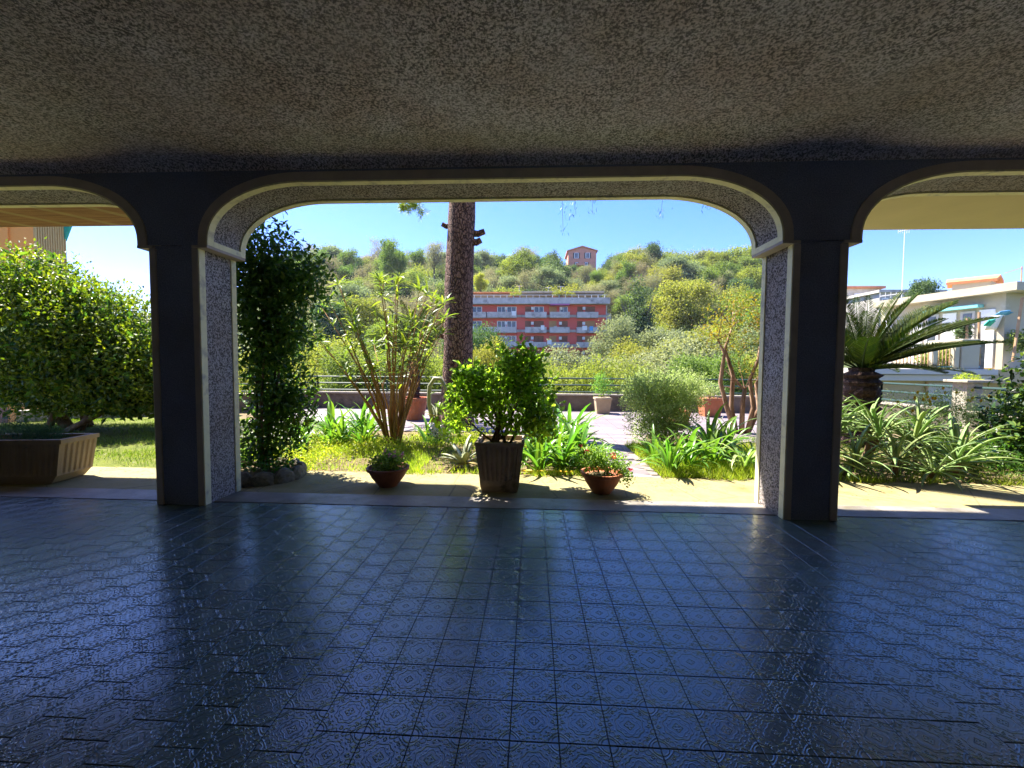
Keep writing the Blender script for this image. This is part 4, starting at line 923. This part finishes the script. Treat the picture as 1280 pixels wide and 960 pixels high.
# ================================================================== FAR: hill trees
def tree_proto(kind, shape, size, nclump, per, L, W, seedn):
    """returns list of (name, mesh) for a unit tree about `size` metres tall"""
    m = HILL[kind]; bl = []
    if shape == 'broad':
        for _ in range(24):
            a = random.uniform(0, 6.28); z = random.uniform(.32, .88); r = random.random() ** .5 * .34 * (1 - abs(z - .55) * 1.3); bl.append((math.cos(a) * r * size, math.sin(a) * r * size, z * size, *(random.uniform(.08, .15) * size for _ in range(2)), random.uniform(.06, .11) * size))
    elif shape == 'tall':
        for k in range(20): z = .2 + .037 * k; r = .12 * (1.1 - abs(z - .5)); bl.append((random.gauss(0, .09) * size, random.gauss(0, .09) * size, z * size, r * size, r * size, .08 * size))
    elif shape == 'cone':
        for k in range(16):
            z = .10 + .055 * k; r = .26 * (1 - z) + .02
            for _ in range(3 if k < 9 else 1): a = random.uniform(0, 6.28); bl.append((math.cos(a) * r * .5 * size, math.sin(a) * r * .5 * size, z * size, r * .6 * size, r * .6 * size, .04 * size))
    elif shape == 'round':
        for _ in range(22): a = random.uniform(0, 6.28); r = random.random() ** .5 * .30; bl.append((math.cos(a) * r * size, math.sin(a) * r * size, (random.uniform(.22, .72) - r * .3) * size, *(random.uniform(.10, .17) * size for _ in range(3))))
    crown = cloud_mesh(kind + '_crown', bl, nclump, per, L, W, m, .45, L * 1.1, .4, .35 if shape != 'cone' else -.3)
    mb = MB(); mb.tube([(0, 0, -.1 * size), (0.01 * size, 0, .3 * size), (0, 0, .62 * size)], [.035 * size, .024 * size, .01 * size], 6)
    for _ in range(9 if kind != 'brown' else 22):
        a = random.uniform(0, 6.28); z = random.uniform(.3, .6); mb.tube([(0, 0, z * size), (math.cos(a) * .13 * size, math.sin(a) * .13 * size, min(z + .12, .5) * size), (math.cos(a) * .22 * size, math.sin(a) * .22 * size, min(z + .3, .58 if shape == 'round' else .75) * size)], [.012 * size, .008 * size, .002 * size], 4)
    return crown, mb.mesh('trunk', M['bark_grey'])
PROTO = {}
for kind, shapes in {'yellow': ('broad', 'round'), 'green': ('broad', 'tall'), 'dark': ('broad', 'cone', 'round'), 'grey': ('broad', 'round'), 'brown': ('broad', 'tall'), 'bright': ('broad',)}.items():
    for sh in shapes:
        PROTO[(kind, sh)] = tree_proto(kind, sh, 10, 1500 if kind != 'brown' else 900, 7, .34, .2 if kind != 'brown' else .10, 0)
# finer prototypes for the trees in the valley just behind the terrace
for kind, sh in (('yellow', 'round'), ('green', 'broad'), ('grey', 'round'), ('green', 'tall'), ('dark', 'round'), ('yellow', 'broad')):
    PROTO[(kind + '_near', sh)] = tree_proto(kind, sh, 10, 4200, 7, .22, .11, 0)
WORD = {'yellow': 'yellow-green', 'green': 'mid-green', 'dark': 'dark evergreen', 'grey': 'grey-olive', 'brown': 'bare twiggy brownish', 'bright': 'bright lime-green'}
def tree(px, py, Yd, hgt, kind, sh, label, group=None, wide=1.0, near=False, cat='tree'):
    p = at(px, py, Yd); key = (kind + ('_near' if near else ''), sh); crown, trunk = PROTO[key]
    o = empty('tree', (p.x, Yd, p.z - hgt), label, cat, group, random.uniform(0, 6.28)); k = hgt / {'broad': 9.6, 'tall': 10.2, 'cone': 9.6, 'round': 8.2}[sh]
    o.scale = (k * wide, k * wide, k)
    link('crown', crown, o, 'stuff'); link('trunk', trunk, o)
    return o
# skyline and slopes
nt = 0
def slope_y(py_px, Yd): return None
for Yd, step, hmin, hmax in ((200, 6.5, 9, 14), (190, 6.5, 7, 15), (181, 6.5, 7, 14), (171, 6.5, 7, 13), (160, 6.2, 7, 12), (149, 6.2, 7, 12), (137, 6.0, 7, 11), (124, 5.8, 7, 11), (109, 5.8, 7, 10.5), (93, 6.0, 7, 10), (75, 7, 7, 10)):
    x = -Yd * .68
    while x < Yd * .60:
        x += step * random.uniform(.7, 1.15); y = Yd + random.uniform(-4, 4); u = x / Yd
        px = 666 + u * 523
        if Yd < 110 and 560 < px < 790 and Yd > 82: continue
        if 1075 < px: continue
        z = float(height(x, y)); hgt = random.uniform(hmin, hmax) * (.58 if 695 < px < 760 and Yd > 130 else .55 if Yd < 82 and 570 < px < 780 else 1)
        r = random.random()
        if px > 790: kind = 'yellow' if r < .40 else 'green' if r < .66 else 'grey' if r < .76 else 'dark' if r < .88 else 'brown'
        elif px < 600: kind = 'brown' if r < .30 else 'green' if r < .60 else 'yellow' if r < .78 else 'grey' if r < .9 else 'dark'
        else: kind = 'brown' if r < .25 else 'dark' if r < .5 else 'green' if r < .72 else 'grey' if r < .88 else 'yellow'
        sh = random.choice([s for k_, s in PROTO if k_ == kind])
        if kind in ('green', 'brown') and random.random() < .4: sh = 'tall'
        if sh == 'cone' and random.random() < .5: sh = 'broad'
        crown, trunk = PROTO[(kind, sh)]; k = hgt / 10 * (1.36 if Yd > 155 else 1.55)
        side = ('behind the dark shrub' if px < 400 else 'left of the cane shrub' if px < 470 else 'above the cane shrub' if px < 550 else 'right beside the pine trunk' if px < 620 else 'above the red block, left half' if px < 685
                else 'above the red block, right half' if px < 750 else 'between red block and conifer' if px < 800 else 'above the silvery bush' if px < 860 else 'above left of multi-trunk tree' if px < 910 else 'above right of multi-trunk tree')
        band = 'on the ridge' if Yd > 175 else 'just below the ridge' if Yd > 155 else 'high on the slope' if Yd > 130 else 'halfway up the slope' if Yd > 100 else 'at the foot of the slope'
        o = empty('tree', (x, y, z - .12 * hgt), f'{WORD[kind]} tree {band} {side}', 'tree', f'{WORD[kind]} hillside trees {band} {side}', random.uniform(0, 6.28)); o.scale = (k * random.uniform(.9, 1.2), k * random.uniform(.85, 1.1), k * random.uniform(.85, 1.15))
        link('crown', crown, o, 'stuff'); link('trunk', trunk, o); nt += 1
print('hill trees', nt)
tree(490, 300, 130, 14, 'green', 'broad', 'tall pale green tree rising highest on the skyline left of the pine trunk', wide=.8)
tree(543, 303, 140, 13, 'brown', 'broad', 'budding orange-brown tree on the skyline just left of the pine trunk', wide=.9)
tree(798, 345, 84, 17, 'dark', 'cone', 'tall dark conifer standing alone right of the red apartment block', wide=.9)
tree(693, 323, 158, 13, 'dark', 'round', 'dark rounded tree on the ridge just below the brick tower house', wide=1.1)
tree(818, 318, 185, 9, 'dark', 'broad', 'small dark round tree standing up on the ridge right of the tower house', wide=.8)
tree(601, 343, 120, 6, 'bright', 'broad', 'small lime-green tree above the left end of the red apartment block', wide=1.0)
tree(855, 350, 100, 15, 'yellow', 'broad', 'big yellow-green tree with layered branches in the middle of the hillside', wide=1.15)
tree(770, 392, 70, 9, 'grey', 'round', 'pale olive tree beside the right end of the red apartment block', wide=.9)
# valley trees and shrubs just beyond the railing
for a in (
 (606, 400, 34, 8, 'dark', 'round', 'dark rounded tree below the red block, right beside the pine trunk', .9),
 (612, 425, 24, 6, 'yellow', 'round', 'yellowish bush beyond the terrace right beside the pine trunk', .7),
 (705, 428, 30, 8, 'grey', 'round', 'wide pale olive tree below the red apartment block', 1.2),
 (668, 444, 22, 6, 'yellow', 'round', 'yellow-green bush behind the railing above the potted bush', .9),
 (735, 448, 20, 6, 'yellow', 'round', 'yellow-green bush behind the railing beside the small tan pot', .9),
 (775, 448, 22, 6, 'yellow', 'round', 'yellow-green bush behind the railing left of the silvery bush', .9),
 (790, 425, 34, 8, 'yellow', 'round', 'golden-green tree below the tall conifer', .8),
 (835, 412, 27, 8, 'grey', 'round', 'broad feathery olive-green tree behind the silvery bush', 1.3),
 (880, 405, 29, 8, 'yellow', 'broad', 'yellow-green tree left of the multi-trunk tree', 1.0),
 (925, 400, 34, 9, 'grey', 'round', 'grey-olive tree behind the multi-trunk tree', 1.0),
 (890, 446, 19, 5, 'green', 'broad', 'low green shrub behind the railing left of the multi-trunk tree', 1.1),
 (945, 440, 20, 5, 'yellow', 'round', 'low yellow-green shrub behind the railing at the right pillar', 1.0),
 (500, 400, 36, 9, 'green', 'broad', 'pale green tree behind the canes of the tall open shrub', 1.0),
 (430, 425, 28, 8, 'yellow', 'broad', 'yellow-green tree between the dark shrub and the cane shrub', 1.1),
 (390, 400, 40, 9, 'green', 'tall', 'slender green tree just right of the dark shrub', 1.0),
 (460, 440, 22, 6, 'green', 'broad', 'green shrub behind the railing at the cane shrub', 1.2),
 (535, 435, 24, 6, 'yellow', 'round', 'bright yellow-green bush behind the railing left of the pine trunk', 1.1),
 (345, 430, 30, 8, 'yellow', 'round', 'yellow-green tree seen through the dark shrub', 1.2)):
    tree(*a[:7], None, a[7], near=True)
# small thing beyond the hedge
tree(166, 385, 60, 9, 'grey', 'round', 'faint distant tree between the hedge and the left pillar', wide=.6)
for i, (px, py, Yd) in enumerate(((30, 420, 30), (-60, 410, 32), (110, 455, 28))):
    tree(px, py, Yd, 7, 'dark', 'round', ('dark tree behind the hedge at the left edge', 'dark tree beyond the left edge of the view', 'low dark tree behind the hedge trunk')[i], near=True)

# ---- red apartment block
def AX(px, Yd=88): return at(px, 400, Yd).x
def AZ(py, Yd=88): return at(672, py, Yd).z
rd = empty('apartment_block', (at(672, 400, 88).x, 88, AZ(470)), 'red four-storey apartment block with grey concrete balconies and a planted roof terrace', 'building')
ox, oz = rd.location.x, rd.location.z
def rx(px): return AX(px) - ox
def rz_(py): return AZ(py) - oz
x0, x1 = rx(566), rx(757)
MB().box(x0, x1, 0, 12, 0, rz_(380)).build('wall', M['far_red'], rd)
MB().box(x0 - .3, x1 + .6, -1.6, 12.3, rz_(381), rz_(373.5)).build('roof_parapet', M['far_concrete'], rd)
MB().box(x0, rx(749), 3.0, 9, rz_(373), rz_(365)).build('penthouse', M['far_cream'], rd)
MB().box(x0, rx(651), 1.0, 9.2, rz_(364.8), rz_(363.6)).build('penthouse_roof', M['tile_orange'], rd)
MB().box(rx(651.5), rx(755), .2, 9.2, rz_(365.5), rz_(363.8)).build('penthouse_roof', M['coping'], rd)
for px in range(578, 756, 8): MB().box(rx(px) - .05, rx(px) + .05, -1.35, -1.25, rz_(373.5), rz_(370)).build('terrace_post', M['far_white'], rd)
MB().box(x0, x1, -1.33, -1.29, rz_(370.3), rz_(369.8)).build('terrace_rail', M['far_white'], rd)
for px, w, hh in ((599, 2, 9), (711, 2, 8)): MB().box(rx(px) - .4, rx(px) + .4, 5, 5.8, rz_(365), rz_(365 - hh * .6)).build('chimney', M['tile_orange'], rd)
for px, t in ((648, 352), (686, 354), (702, 353)): MB().tube([(rx(px), 4, rz_(366)), (rx(px), 4, rz_(t))], .06, 5).tube([(rx(px) - .7, 4, rz_(t + 1)), (rx(px) + .7, 4, rz_(t + 1))], .04, 4).build('antenna', M['metal'], rd)
for px, w in ((645, 2.4), (695, 1.6), (711, 1.8), (700, 1.2)):
    MB().box(rx(px) - w * .5, rx(px) + w * .5, -1.2, -.6, rz_(373.4), rz_(371)).build('roof_planter', M['terracotta'], rd)
    link('roof_shrub', cloud_mesh('roof_shrub', [(rx(px), -.9, rz_(369.5), w * .55, .5, .55)], 60, 7, .25, .14, HILL['yellow'], .6, .15), rd, 'stuff')
floors = [(382, 391, 398), (400, 409.5, 416.5), (418.5, 428, 434.5), (437, 446, 453)]
for ztop, zw, zb in floors:
    MB().box(x0 - .05, x1 + .02, -.12, 0.001, rz_(zb - 1.2), rz_(zb - 4.4)).build('floor_band', M['far_concrete'], rd)
    for a, b in ((566, 608.5), (609.5, 646), (656.5, 683), (687, 711.5), (720.5, 746.5)):
        bal = MB().box(rx(a), rx(b), -1.5, -.0, rz_(zb), rz_(zb - .9)).box(rx(a), rx(b), -1.5, -1.36, rz_(zb - .9), rz_(zw)).box(rx(a), rx(a) + .12, -1.36, 0, rz_(zb - .9), rz_(zw)).box(rx(b) - .12, rx(b), -1.36, 0, rz_(zb - .9), rz_(zw)).build('balcony', M['far_concrete'], rd)
    for a, b, mt in ((570, 580, 'far_shutter2'), (590, 602, 'far_white'), (622, 632, 'far_white'), (634, 645, 'glass'), (657, 663, 'far_shutter'), (668, 679, 'far_shutter' if zw > 400 else 'glass'), (687, 695, 'far_shutter2'), (700, 709, 'far_shutter' if zw > 400 else 'glass'), (722, 728, 'far_shutter'), (732, 743, 'far_shutter2' if zw > 392 else 'far_shutter')):
        w = MB().box(rx(a) - .1, rx(b) + .1, -.06, .02, rz_(zb - 1), rz_(ztop + 1.3)).build('window', M['far_white' if mt in ('glass', 'far_white') else mt], rd)
        n = 2 if mt in ('glass', 'far_white') else 1
        if n == 2:
            for k in range(2): u0 = rx(a) + (rx(b) - rx(a)) * (k * .5 + .04); MB().box(u0, u0 + (rx(b) - rx(a)) * .42, -.08, -.05, rz_(zb - 2), rz_(ztop + 1.9)).build('pane', M['glass'], w)
    for px in (632.8, 665.5, 700.5 if zw > 400 else 701, 729.5): MB().box(rx(px) - .28, rx(px) + .28, -.5, -.1, rz_(zw - 3.5), rz_(zw - 7)).build('air_conditioner', M['far_white'], rd)
MB().box(rx(687), rx(711), -1.8, -.1, rz_(382.8), rz_(381.4)).build('awning', M['petal_pink'], rd)
for px, pz, w, mt in ((575, 399.5, 3.2, 'far_red'), (640, 391.5, 1.1, 'far_white'), (676, 409, .9, 'far_white'), (692, 410, .8, 'fascia'), (727, 409.5, 1.2, 'far_white'), (736, 410, .9, 'blue_sheet'), (662, 428, 1.0, 'fascia'), (684, 427, 1.1, 'far_white'), (590, 410, .9, 'far_white')):
    MB().box(rx(px), rx(px) + w * .8, -1.56, -1.5, rz_(pz + 4), rz_(pz - 1.5)).build('hanging_laundry', M[mt], rd)
MB().box(x1 + .01, x1 + .25, -.2, 12, 0, rz_(381.2)).build('side_wall', M['far_concrete'], rd)
for zt, zw, zb in floors[:3]: MB().box(x1 + .25, x1 + 1.3, 1, 4, rz_(zb), rz_(zw)).build('side_balcony', M['far_concrete'], rd)
# ---- brick tower house on the ridge
p = at(727.5, 340, 200); tw = empty('tower_house', (p.x, 200, p.z), 'pink brick house with low gable roof standing on top of the wooded ridge', 'building')
q = 200 / 523.
hw = 17 * q; zt = at(727, 314, 200).z - p.z; zp = at(727, 309, 200).z - p.z
m = MB(); m.add([(-hw, 0, -8), (hw, 0, -8), (hw, 0, zt), (0, 0, zp), (-hw, 0, zt), (-hw, 14, -8), (hw, 14, -8), (hw, 14, zt), (0, 14, zp), (-hw, 14, zt)], [(0, 1, 2, 3, 4), (9, 8, 7, 6, 5), (1, 6, 7, 2), (5, 0, 4, 9)]); m.build('wall', M['far_brick'], tw)
m = MB()
for sg in (-1, 1): m.add([(0, -.6, zp + .1), (sg * (hw + .7), -.6, zt - .15), (sg * (hw + .7), 14.5, zt - .15), (0, 14.5, zp + .1), (0, -.6, zp + .6), (sg * (hw + .7), -.6, zt + .3), (sg * (hw + .7), 14.5, zt + .3), (0, 14.5, zp + .6)], [(0, 1, 2, 3), (4, 7, 6, 5), (0, 4, 5, 1), (1, 5, 6, 2), (2, 6, 7, 3)])
m.build('roof', M['tile_orange'], tw)
for px, y0, y1, w in ((720.5, 323, 316, 1.0), (734.5, 323, 316, 1.0), (733, 332, 328, .7), (721, 332, 328, .7)):
    c = at(px, 320, 200).x - p.x; z0, z1 = at(727, y0, 200).z - p.z, at(727, y1, 200).z - p.z
    w_ = MB().box(c - w, c + w, -.1, .05, z0, z1).build('window', M['far_white'], tw)
    MB().box(c - w * .6, c - .06, -.16, -.09, z0 + .2, z1 - .2).build('pane', M['glass'], w_); MB().box(c + .06, c + w * .6, -.16, -.09, z0 + .2, z1 - .2).build('pane', M['glass'], w_)
    for sg in (-1, 1): MB().box(c + sg * w * 1.25 - w * .25, c + sg * w * 1.25 + w * .25, -.2, -.02, z0, z1).build('shutter', M['rail'], w_)
MB().box(-3, 1, -3, -.1, -.1 + at(727, 333, 200).z - p.z, at(727, 332, 200).z - p.z + .4).build('ledge', M['far_brick'], tw)

# ---- orange building at the left edge
p = at(40, 400, 25); ob = empty('orange_building', (p.x, 25, -3), 'orange rendered building with ochre ribbed cladding behind the hedge, left edge', 'building')
X_ = lambda px: at(px, 310, 25).x - p.x
MB().box(X_(-80), X_(12), .2, 1.7, 0, 16).build('side_wall', M['far_shutter'], ob)
MB().box(X_(2), X_(13), -.1, 1.6, 0, 15.9).build('corner', M['orange_wall'], ob)
MB().box(X_(13), X_(42), 0, 1.76, 0, 16).build('wall', M['orange_wall'], ob)
clad = MB().box(X_(42) + .001, X_(42) + .05, .02, 1.8, 0, 15.95).build('cladding', M['ribbed'], ob)
rbm = MB().box(0, .06, -.035, .035, 0, 15.9).mesh('rib', M['ribbed'])
for k in range(13): o = link('rib', rbm, clad); o.location = (X_(42) + .05, .08 + k * .138, 0)
_g = X_(42) + .06; _z = at(83, 301, 26.75).z + 3
MB().add([(_g, 1.7, _z + 1.6), (_g + .72, 1.7, _z + 1.6), (_g, 1.7, _z), (_g, 1.85, _z + 1.6), (_g + .72, 1.85, _z + 1.6), (_g, 1.85, _z)], [(0, 2, 1), (3, 4, 5), (0, 1, 4, 3), (1, 2, 5, 4), (0, 3, 5, 2)]).build('gutter_bracket', M['teal_sheet'], ob)

# ---- white house beyond the right fence
wh = empty('white_house', (24, 26, -3.2), 'cream and white house with a broad pale terrace slab beyond the right fence', 'house')
O = wh.location
def W_(px, py, Yd): return at(px, py, Yd) - O
a, b = W_(1080, 470, 26), W_(1235, 470, 26)
MB().box(a.x, a.x + 17, .5, 9, 0, W_(1150, 474, 26).z).build('wall', M['far_cream'], wh)
bevel(MB().box(a.x - .3, b.x, -.2, 9, W_(1150, 476, 26).z, W_(1150, 468.5, 26).z).build('slab', M['fascia'], wh), .03)
bevel(MB().box(a.x - .3, b.x + .15, -.4, 9, W_(1150, 468, 26).z, W_(1150, 461, 26).z).build('cornice', M['fascia'], wh), .03)
MB().box(b.x + .16, b.x + 9, -.1, 9, W_(1150, 474, 26).z - .2, W_(1150, 462, 26).z).build('slab', M['far_cream'], wh)
dz = W_(1180, 485, 26).z
dw = MB().box(W_(1168, 480, 26).x, W_(1202, 480, 26).x, .42, .52, 0, W_(1168, 479, 26).z).build('door', M['fascia'], wh); MB().box(W_(1168, 480, 26).x - .12, W_(1168, 480, 26).x, .36, .52, 0, W_(1168, 478, 26).z).build('frame', M['wood'], dw)
tz = W_(1150, 461, 26).z
# terrace balustrade
r0, r1 = W_(1120, 460, 26).x, W_(1224, 460, 26).x
rail = MB().tube([(r0, .0, tz + 1.35), (r1, .0, tz + 1.35)], .04, 6).build('handrail', M['teal'], wh)
MB().box(r0, r1, -.03, .03, tz + .1, tz + .16).build('bottom_rail', M['teal'], wh)
bm_ = MB().box(-.02, .02, -.02, .02, .12, 1.33).mesh('baluster', M['wood'])
x = r0
while x < r1: o = link('baluster', bm_, wh); o.location = (x, 0, tz); x += .2
for px in (1190, 1218): MB().box(W_(px, 0, 26).x - .12, W_(px, 0, 26).x + .12, -.15, .12, tz, tz + 1.5).build('post', M['white_wall'], wh)
bevel(MB().box(W_(1223, 0, 26).x, W_(1246, 0, 26).x, -.2, 2, tz, W_(1230, 424, 26).z).build('stone_block', M['old_white'], wh), .05)
MB().box(W_(1246, 0, 26).x + .01, W_(1269, 0, 26).x, .5, 2, tz, W_(1230, 426, 26).z).build('stone_block', M['stone'], wh)
# upper storey, set obliquely
A = Vector((at(1256, 400, 27).x, 27)) - Vector((24, 26)); B = Vector((at(1101, 400, 34).x, 34)) - Vector((24, 26))
nrm = Vector((B.y - A.y, -(B.x - A.x))).normalized(); C_ = A + nrm * 9; D_ = B + nrm * 9
zr = W_(1256, 366, 27).z
def quadbox(P4, z0, z1): return MB().add([(q.x, q.y, z0) for q in P4] + [(q.x, q.y, z1) for q in P4], [(3, 2, 1, 0), (4, 5, 6, 7), (0, 1, 5, 4), (1, 2, 6, 5), (2, 3, 7, 6), (3, 0, 4, 7)])
quadbox([A, C_, D_, B], tz, zr).build('upper_wall', M['white_wall'], wh)
e = nrm * .8; t_ = (A - B).normalized() * .9
quadbox([A - e + t_, C_ + e + t_, D_ + e, B - e], zr + .003, W_(1256, 356, 27).z).build('roof_slab', M['old_white'], wh)
dirAB = (B - A).normalized(); LAB = (B - A).length
for k in range(7):
    s0 = A + dirAB * (LAB * (.06 + k * .135)) - nrm * .03; s1 = s0 + dirAB * .75
    w_ = MB().obox(s0, s1, .12, tz + 1.0 if k % 2 else tz + .1, zr - .9).build('window' if k % 2 else 'shutter', M['fascia'] if k % 2 else M['far_white'], wh)
    if k % 2: MB().obox(s0 - nrm * .05 + dirAB * .15, s1 - nrm * .05 - dirAB * .15, .08, tz + 1.15, zr - 1.05).build('pane', M['glass'], w_)
MB().obox(A - nrm * .3 + dirAB * 1, A - nrm * .3 + dirAB * 4, .5, zr - .75, zr - .55).build('awning', M['teal'], wh)
# roof hut with orange tiles
hu = empty('rooftop_hut', (0, 0, 0)); hu.parent = wh; hu.name = 'rooftop_room'
h0, h1 = W_(1190, 360, 31.2), W_(1262, 360, 30); hz0 = zr + .3
g1 = W_(1238, 360, 30); PH = [Vector((g1.x, g1.y)), Vector((h1.x, h1.y + .8)), Vector((h0.x + 1.2, h0.y + 1.2)), Vector((h0.x, h0.y))]
he = W_(1250, 350.8, 30).z; hp = W_(1250, 345.5, 30).z
quadbox(PH, hz0, he).build('room_wall', M['old_white'], hu)
mA, mB_ = (PH[0] + PH[1]) / 2, (PH[2] + PH[3]) / 2
m = MB(); ov = (PH[0] - PH[3]).normalized() * .3
def r3(v, z): return (v.x, v.y, z)
for s, tq in ((0, 3), (1, 2)):
    lo1, lo2 = PH[s] + (PH[s] - mA) * .15 + ov, PH[tq] + (PH[tq] - mB_) * .15 - ov
    m.add([r3(mA + ov, hp), r3(mB_ - ov, hp), r3(lo2, he - .05), r3(lo1, he - .05), r3(mA + ov, hp + .18), r3(mB_ - ov, hp + .18), r3(lo2, he + .13), r3(lo1, he + .13)], [(0, 1, 2, 3), (7, 6, 5, 4), (0, 3, 7, 4), (1, 5, 6, 2), (3, 2, 6, 7)])
m.add([r3(PH[0], he), r3(PH[1], he), r3(mA, hp)], [(0, 1, 2)]); m.build('tiled_roof', M['tile_orange'], hu)
# things on the terrace
for i, (px, y0, y1, dx) in enumerate(((1208, 398, 440, 1), (1224, 390, 456, 0), (1266, 372, 452, 12))):
    a_, b_ = at(px, y1, 26.3), at(px + dx, y0, 26.3); o = empty('wooden_pole', a_, ('thin wooden pole leaning left on the white terrace', 'upright wooden pole beside the stone block on the white terrace', 'slanting wooden pole at the right end of the white terrace')[i], 'pole')
    MB().tube([(0, 0, 0), b_ - a_], .07, 6).build('pole', M['wood'], o)
def cloth(px0, py0, px1, py1, Yd, mt, name, label, cat):
    a_, b_ = at(px0, py0, Yd), at(px1, py1, Yd); o = empty(name, a_, label, cat); m = MB(); n = 12
    for i in range(n + 1):
        for j in range(5): u, v = i / n, j / 4; m.v.append(((b_.x - a_.x) * u, .12 * math.sin(u * 9) + .3 * v, (b_.z - a_.z) * v + .1 * math.sin(u * 3.14) * (1 - v)))
    for i in range(n):
        for j in range(4): k = i * 5 + j; m.f.append((k, k + 5, k + 6, k + 1))
    q = m.build('sheet', M[mt], o, smooth=True); sd = q.modifiers.new('thickness', 'SOLIDIFY'); sd.thickness = .02
cloth(1238, 396, 1258, 412, 27, 'far_white', 'white_sheet', 'white cloth hung between the poles on the terrace', 'cloth')
cloth(1250, 390, 1268, 393, 26.5, 'blue_sheet', 'blue_awning', 'small blue awning strip at the right end of the terrace', 'awning')
cloth(1236, 401, 1246, 407, 26.6, 'teal_sheet', 'teal_net', 'crumpled teal netting hanging on the terrace', 'net')
for px, py, w, lab, k in ((1160, 447, .9, 'low yellow-green shrubs behind the balusters of the white terrace', 'yellow'), (1182, 445, 1.0, 'yellow shrub behind the middle of the terrace balusters', 'yellow'), (1208, 443, .7, 'leafy green plant at the white terrace post', 'bright'), (1205, 410, .6, 'dark creeper hanging by the wooden poles of the terrace', 'dark'), (1278, 425, 1.0, 'green plant at the right end of the white terrace', 'green')):
    c = at(px, py, 26.5); o = empty('terrace_shrub', (c.x, 26.6, c.z - .6), lab, 'shrub')
    link('foliage', cloud_mesh('terrace_foliage', [(0, 0, .6, w * .6, .4, .6), (w * .2, 0, .4, w * .5, .3, .4)], 110, 8, .17, .08, HILL[k], .7, .09), o, 'stuff')
# a smooth awning line, mast antenna and far houses
c0, c1 = at(1127, 372, 36), at(1131, 288, 36)
an = empty('antenna_mast', c0, 'thin white television antenna mast against the sky, right arch', 'antenna')
m = MB().tube([(0, 0, -1), c1 - c0], .025, 6); m.build('mast', M['far_white'], an)
d_ = c1 - c0
for z, w, n_ in ((0, 1.0, 6), (-5.2, 1.7, 4)):
    e_ = Vector((d_.x * (1 + z / d_.z), 0, d_.z + z)); g = MB().tube([e_ - Vector((w * .5 if z == 0 else w, 0, .1)), e_ + Vector((w * .7 if z == 0 else .1, 0, .15))], .03, 5)
    for k in range(n_): t = e_ + Vector((-w * .5 + k * w / n_ if z == 0 else -w + k * w / n_, 0, 0)); g.tube([t - Vector((0, 0, .22)), t + Vector((0, 0, .22))], .02, 4)
    g.build('aerial', M['far_white'], an)
lo = [at(1083 + 26 * math.cos(t), 388 - 40 * math.sin(t), 36) for t in ()]
c = at(1276, 357, 33); an2 = empty('small_antenna', c, 'short rusty roof aerial with a wire at the far right', 'antenna'); MB().tube([(0, 0, -.3), (0, 0, 1.4)], .04, 5).tube([(0, 0, 1.3), (-1.2, 0, .9)], .02, 4).build('aerial', M['wood'], an2)
for i, (xa, xb, yt, yb, Yd, mt, lab) in enumerate(((1040, 1100, 361, 400, 75, 'white_wall', 'pale far house with flat tiled roof behind the sago palm fronds'), (1098, 1140, 366, 400, 66, 'fascia', 'grey-white far house with a blue-shuttered window behind the sago palm'), (1163, 1176, 366, 400, 70, 'far_cream', 'narrow far tower-like house left of the tiled rooftop room'))):
    c = at(xa, yb, Yd); w = at(xb, yb, Yd).x - c.x; hh = at(xa, yt, Yd).z - c.z; o = empty('far_house', (c.x, Yd, c.z - 6), lab, 'house')
    MB().box(0, w, 0, 8, 0, hh + 6).build('wall', M[mt], o); MB().box(-.4, w + .4, -.4, 8.4, hh + 6.002, hh + 6.4).build('roof', M['tile_orange' if i == 0 else 'far_concrete'], o)
    for k in range(3 if w > 4 else 1):
        u = w * (k + .5) / (3 if w > 4 else 1); q = MB().box(u - .45, u + .45, -.06, .02, hh + 3.6, hh + 5.2).build('window', M['blue_sheet' if i == 1 and k == 1 else 'far_white'], o); MB().box(u - .3, u + .3, -.09, -.05, hh + 3.8, hh + 5.0).build('pane', M['glass'], q)
# small palm head and roof seen over the fronds
tree(1148, 350, 40, 5, 'dark', 'broad', 'bushy palm-like tree top beside the white house roof', wide=.8)


# ---- thin haze over the valley
hz = MB().box(-760, 760, -70, 1700, -12, 80).mesh('haze', None); hm = bpy.data.materials.new('haze'); hm.use_nodes = True; ht = hm.node_tree; ht.nodes.clear()
ho = ht.nodes.new('ShaderNodeOutputMaterial'); hv = ht.nodes.new('ShaderNodeVolumePrincipled'); hv.inputs['Color'].default_value = (.9, .93, 1, 1); hv.inputs['Density'].default_value = .00012; hv.inputs['Anisotropy'].default_value = .3
ht.links.new(hv.outputs[0], ho.inputs['Volume']); hz.materials.append(hm); tag(link('haze', hz), kind='stuff')
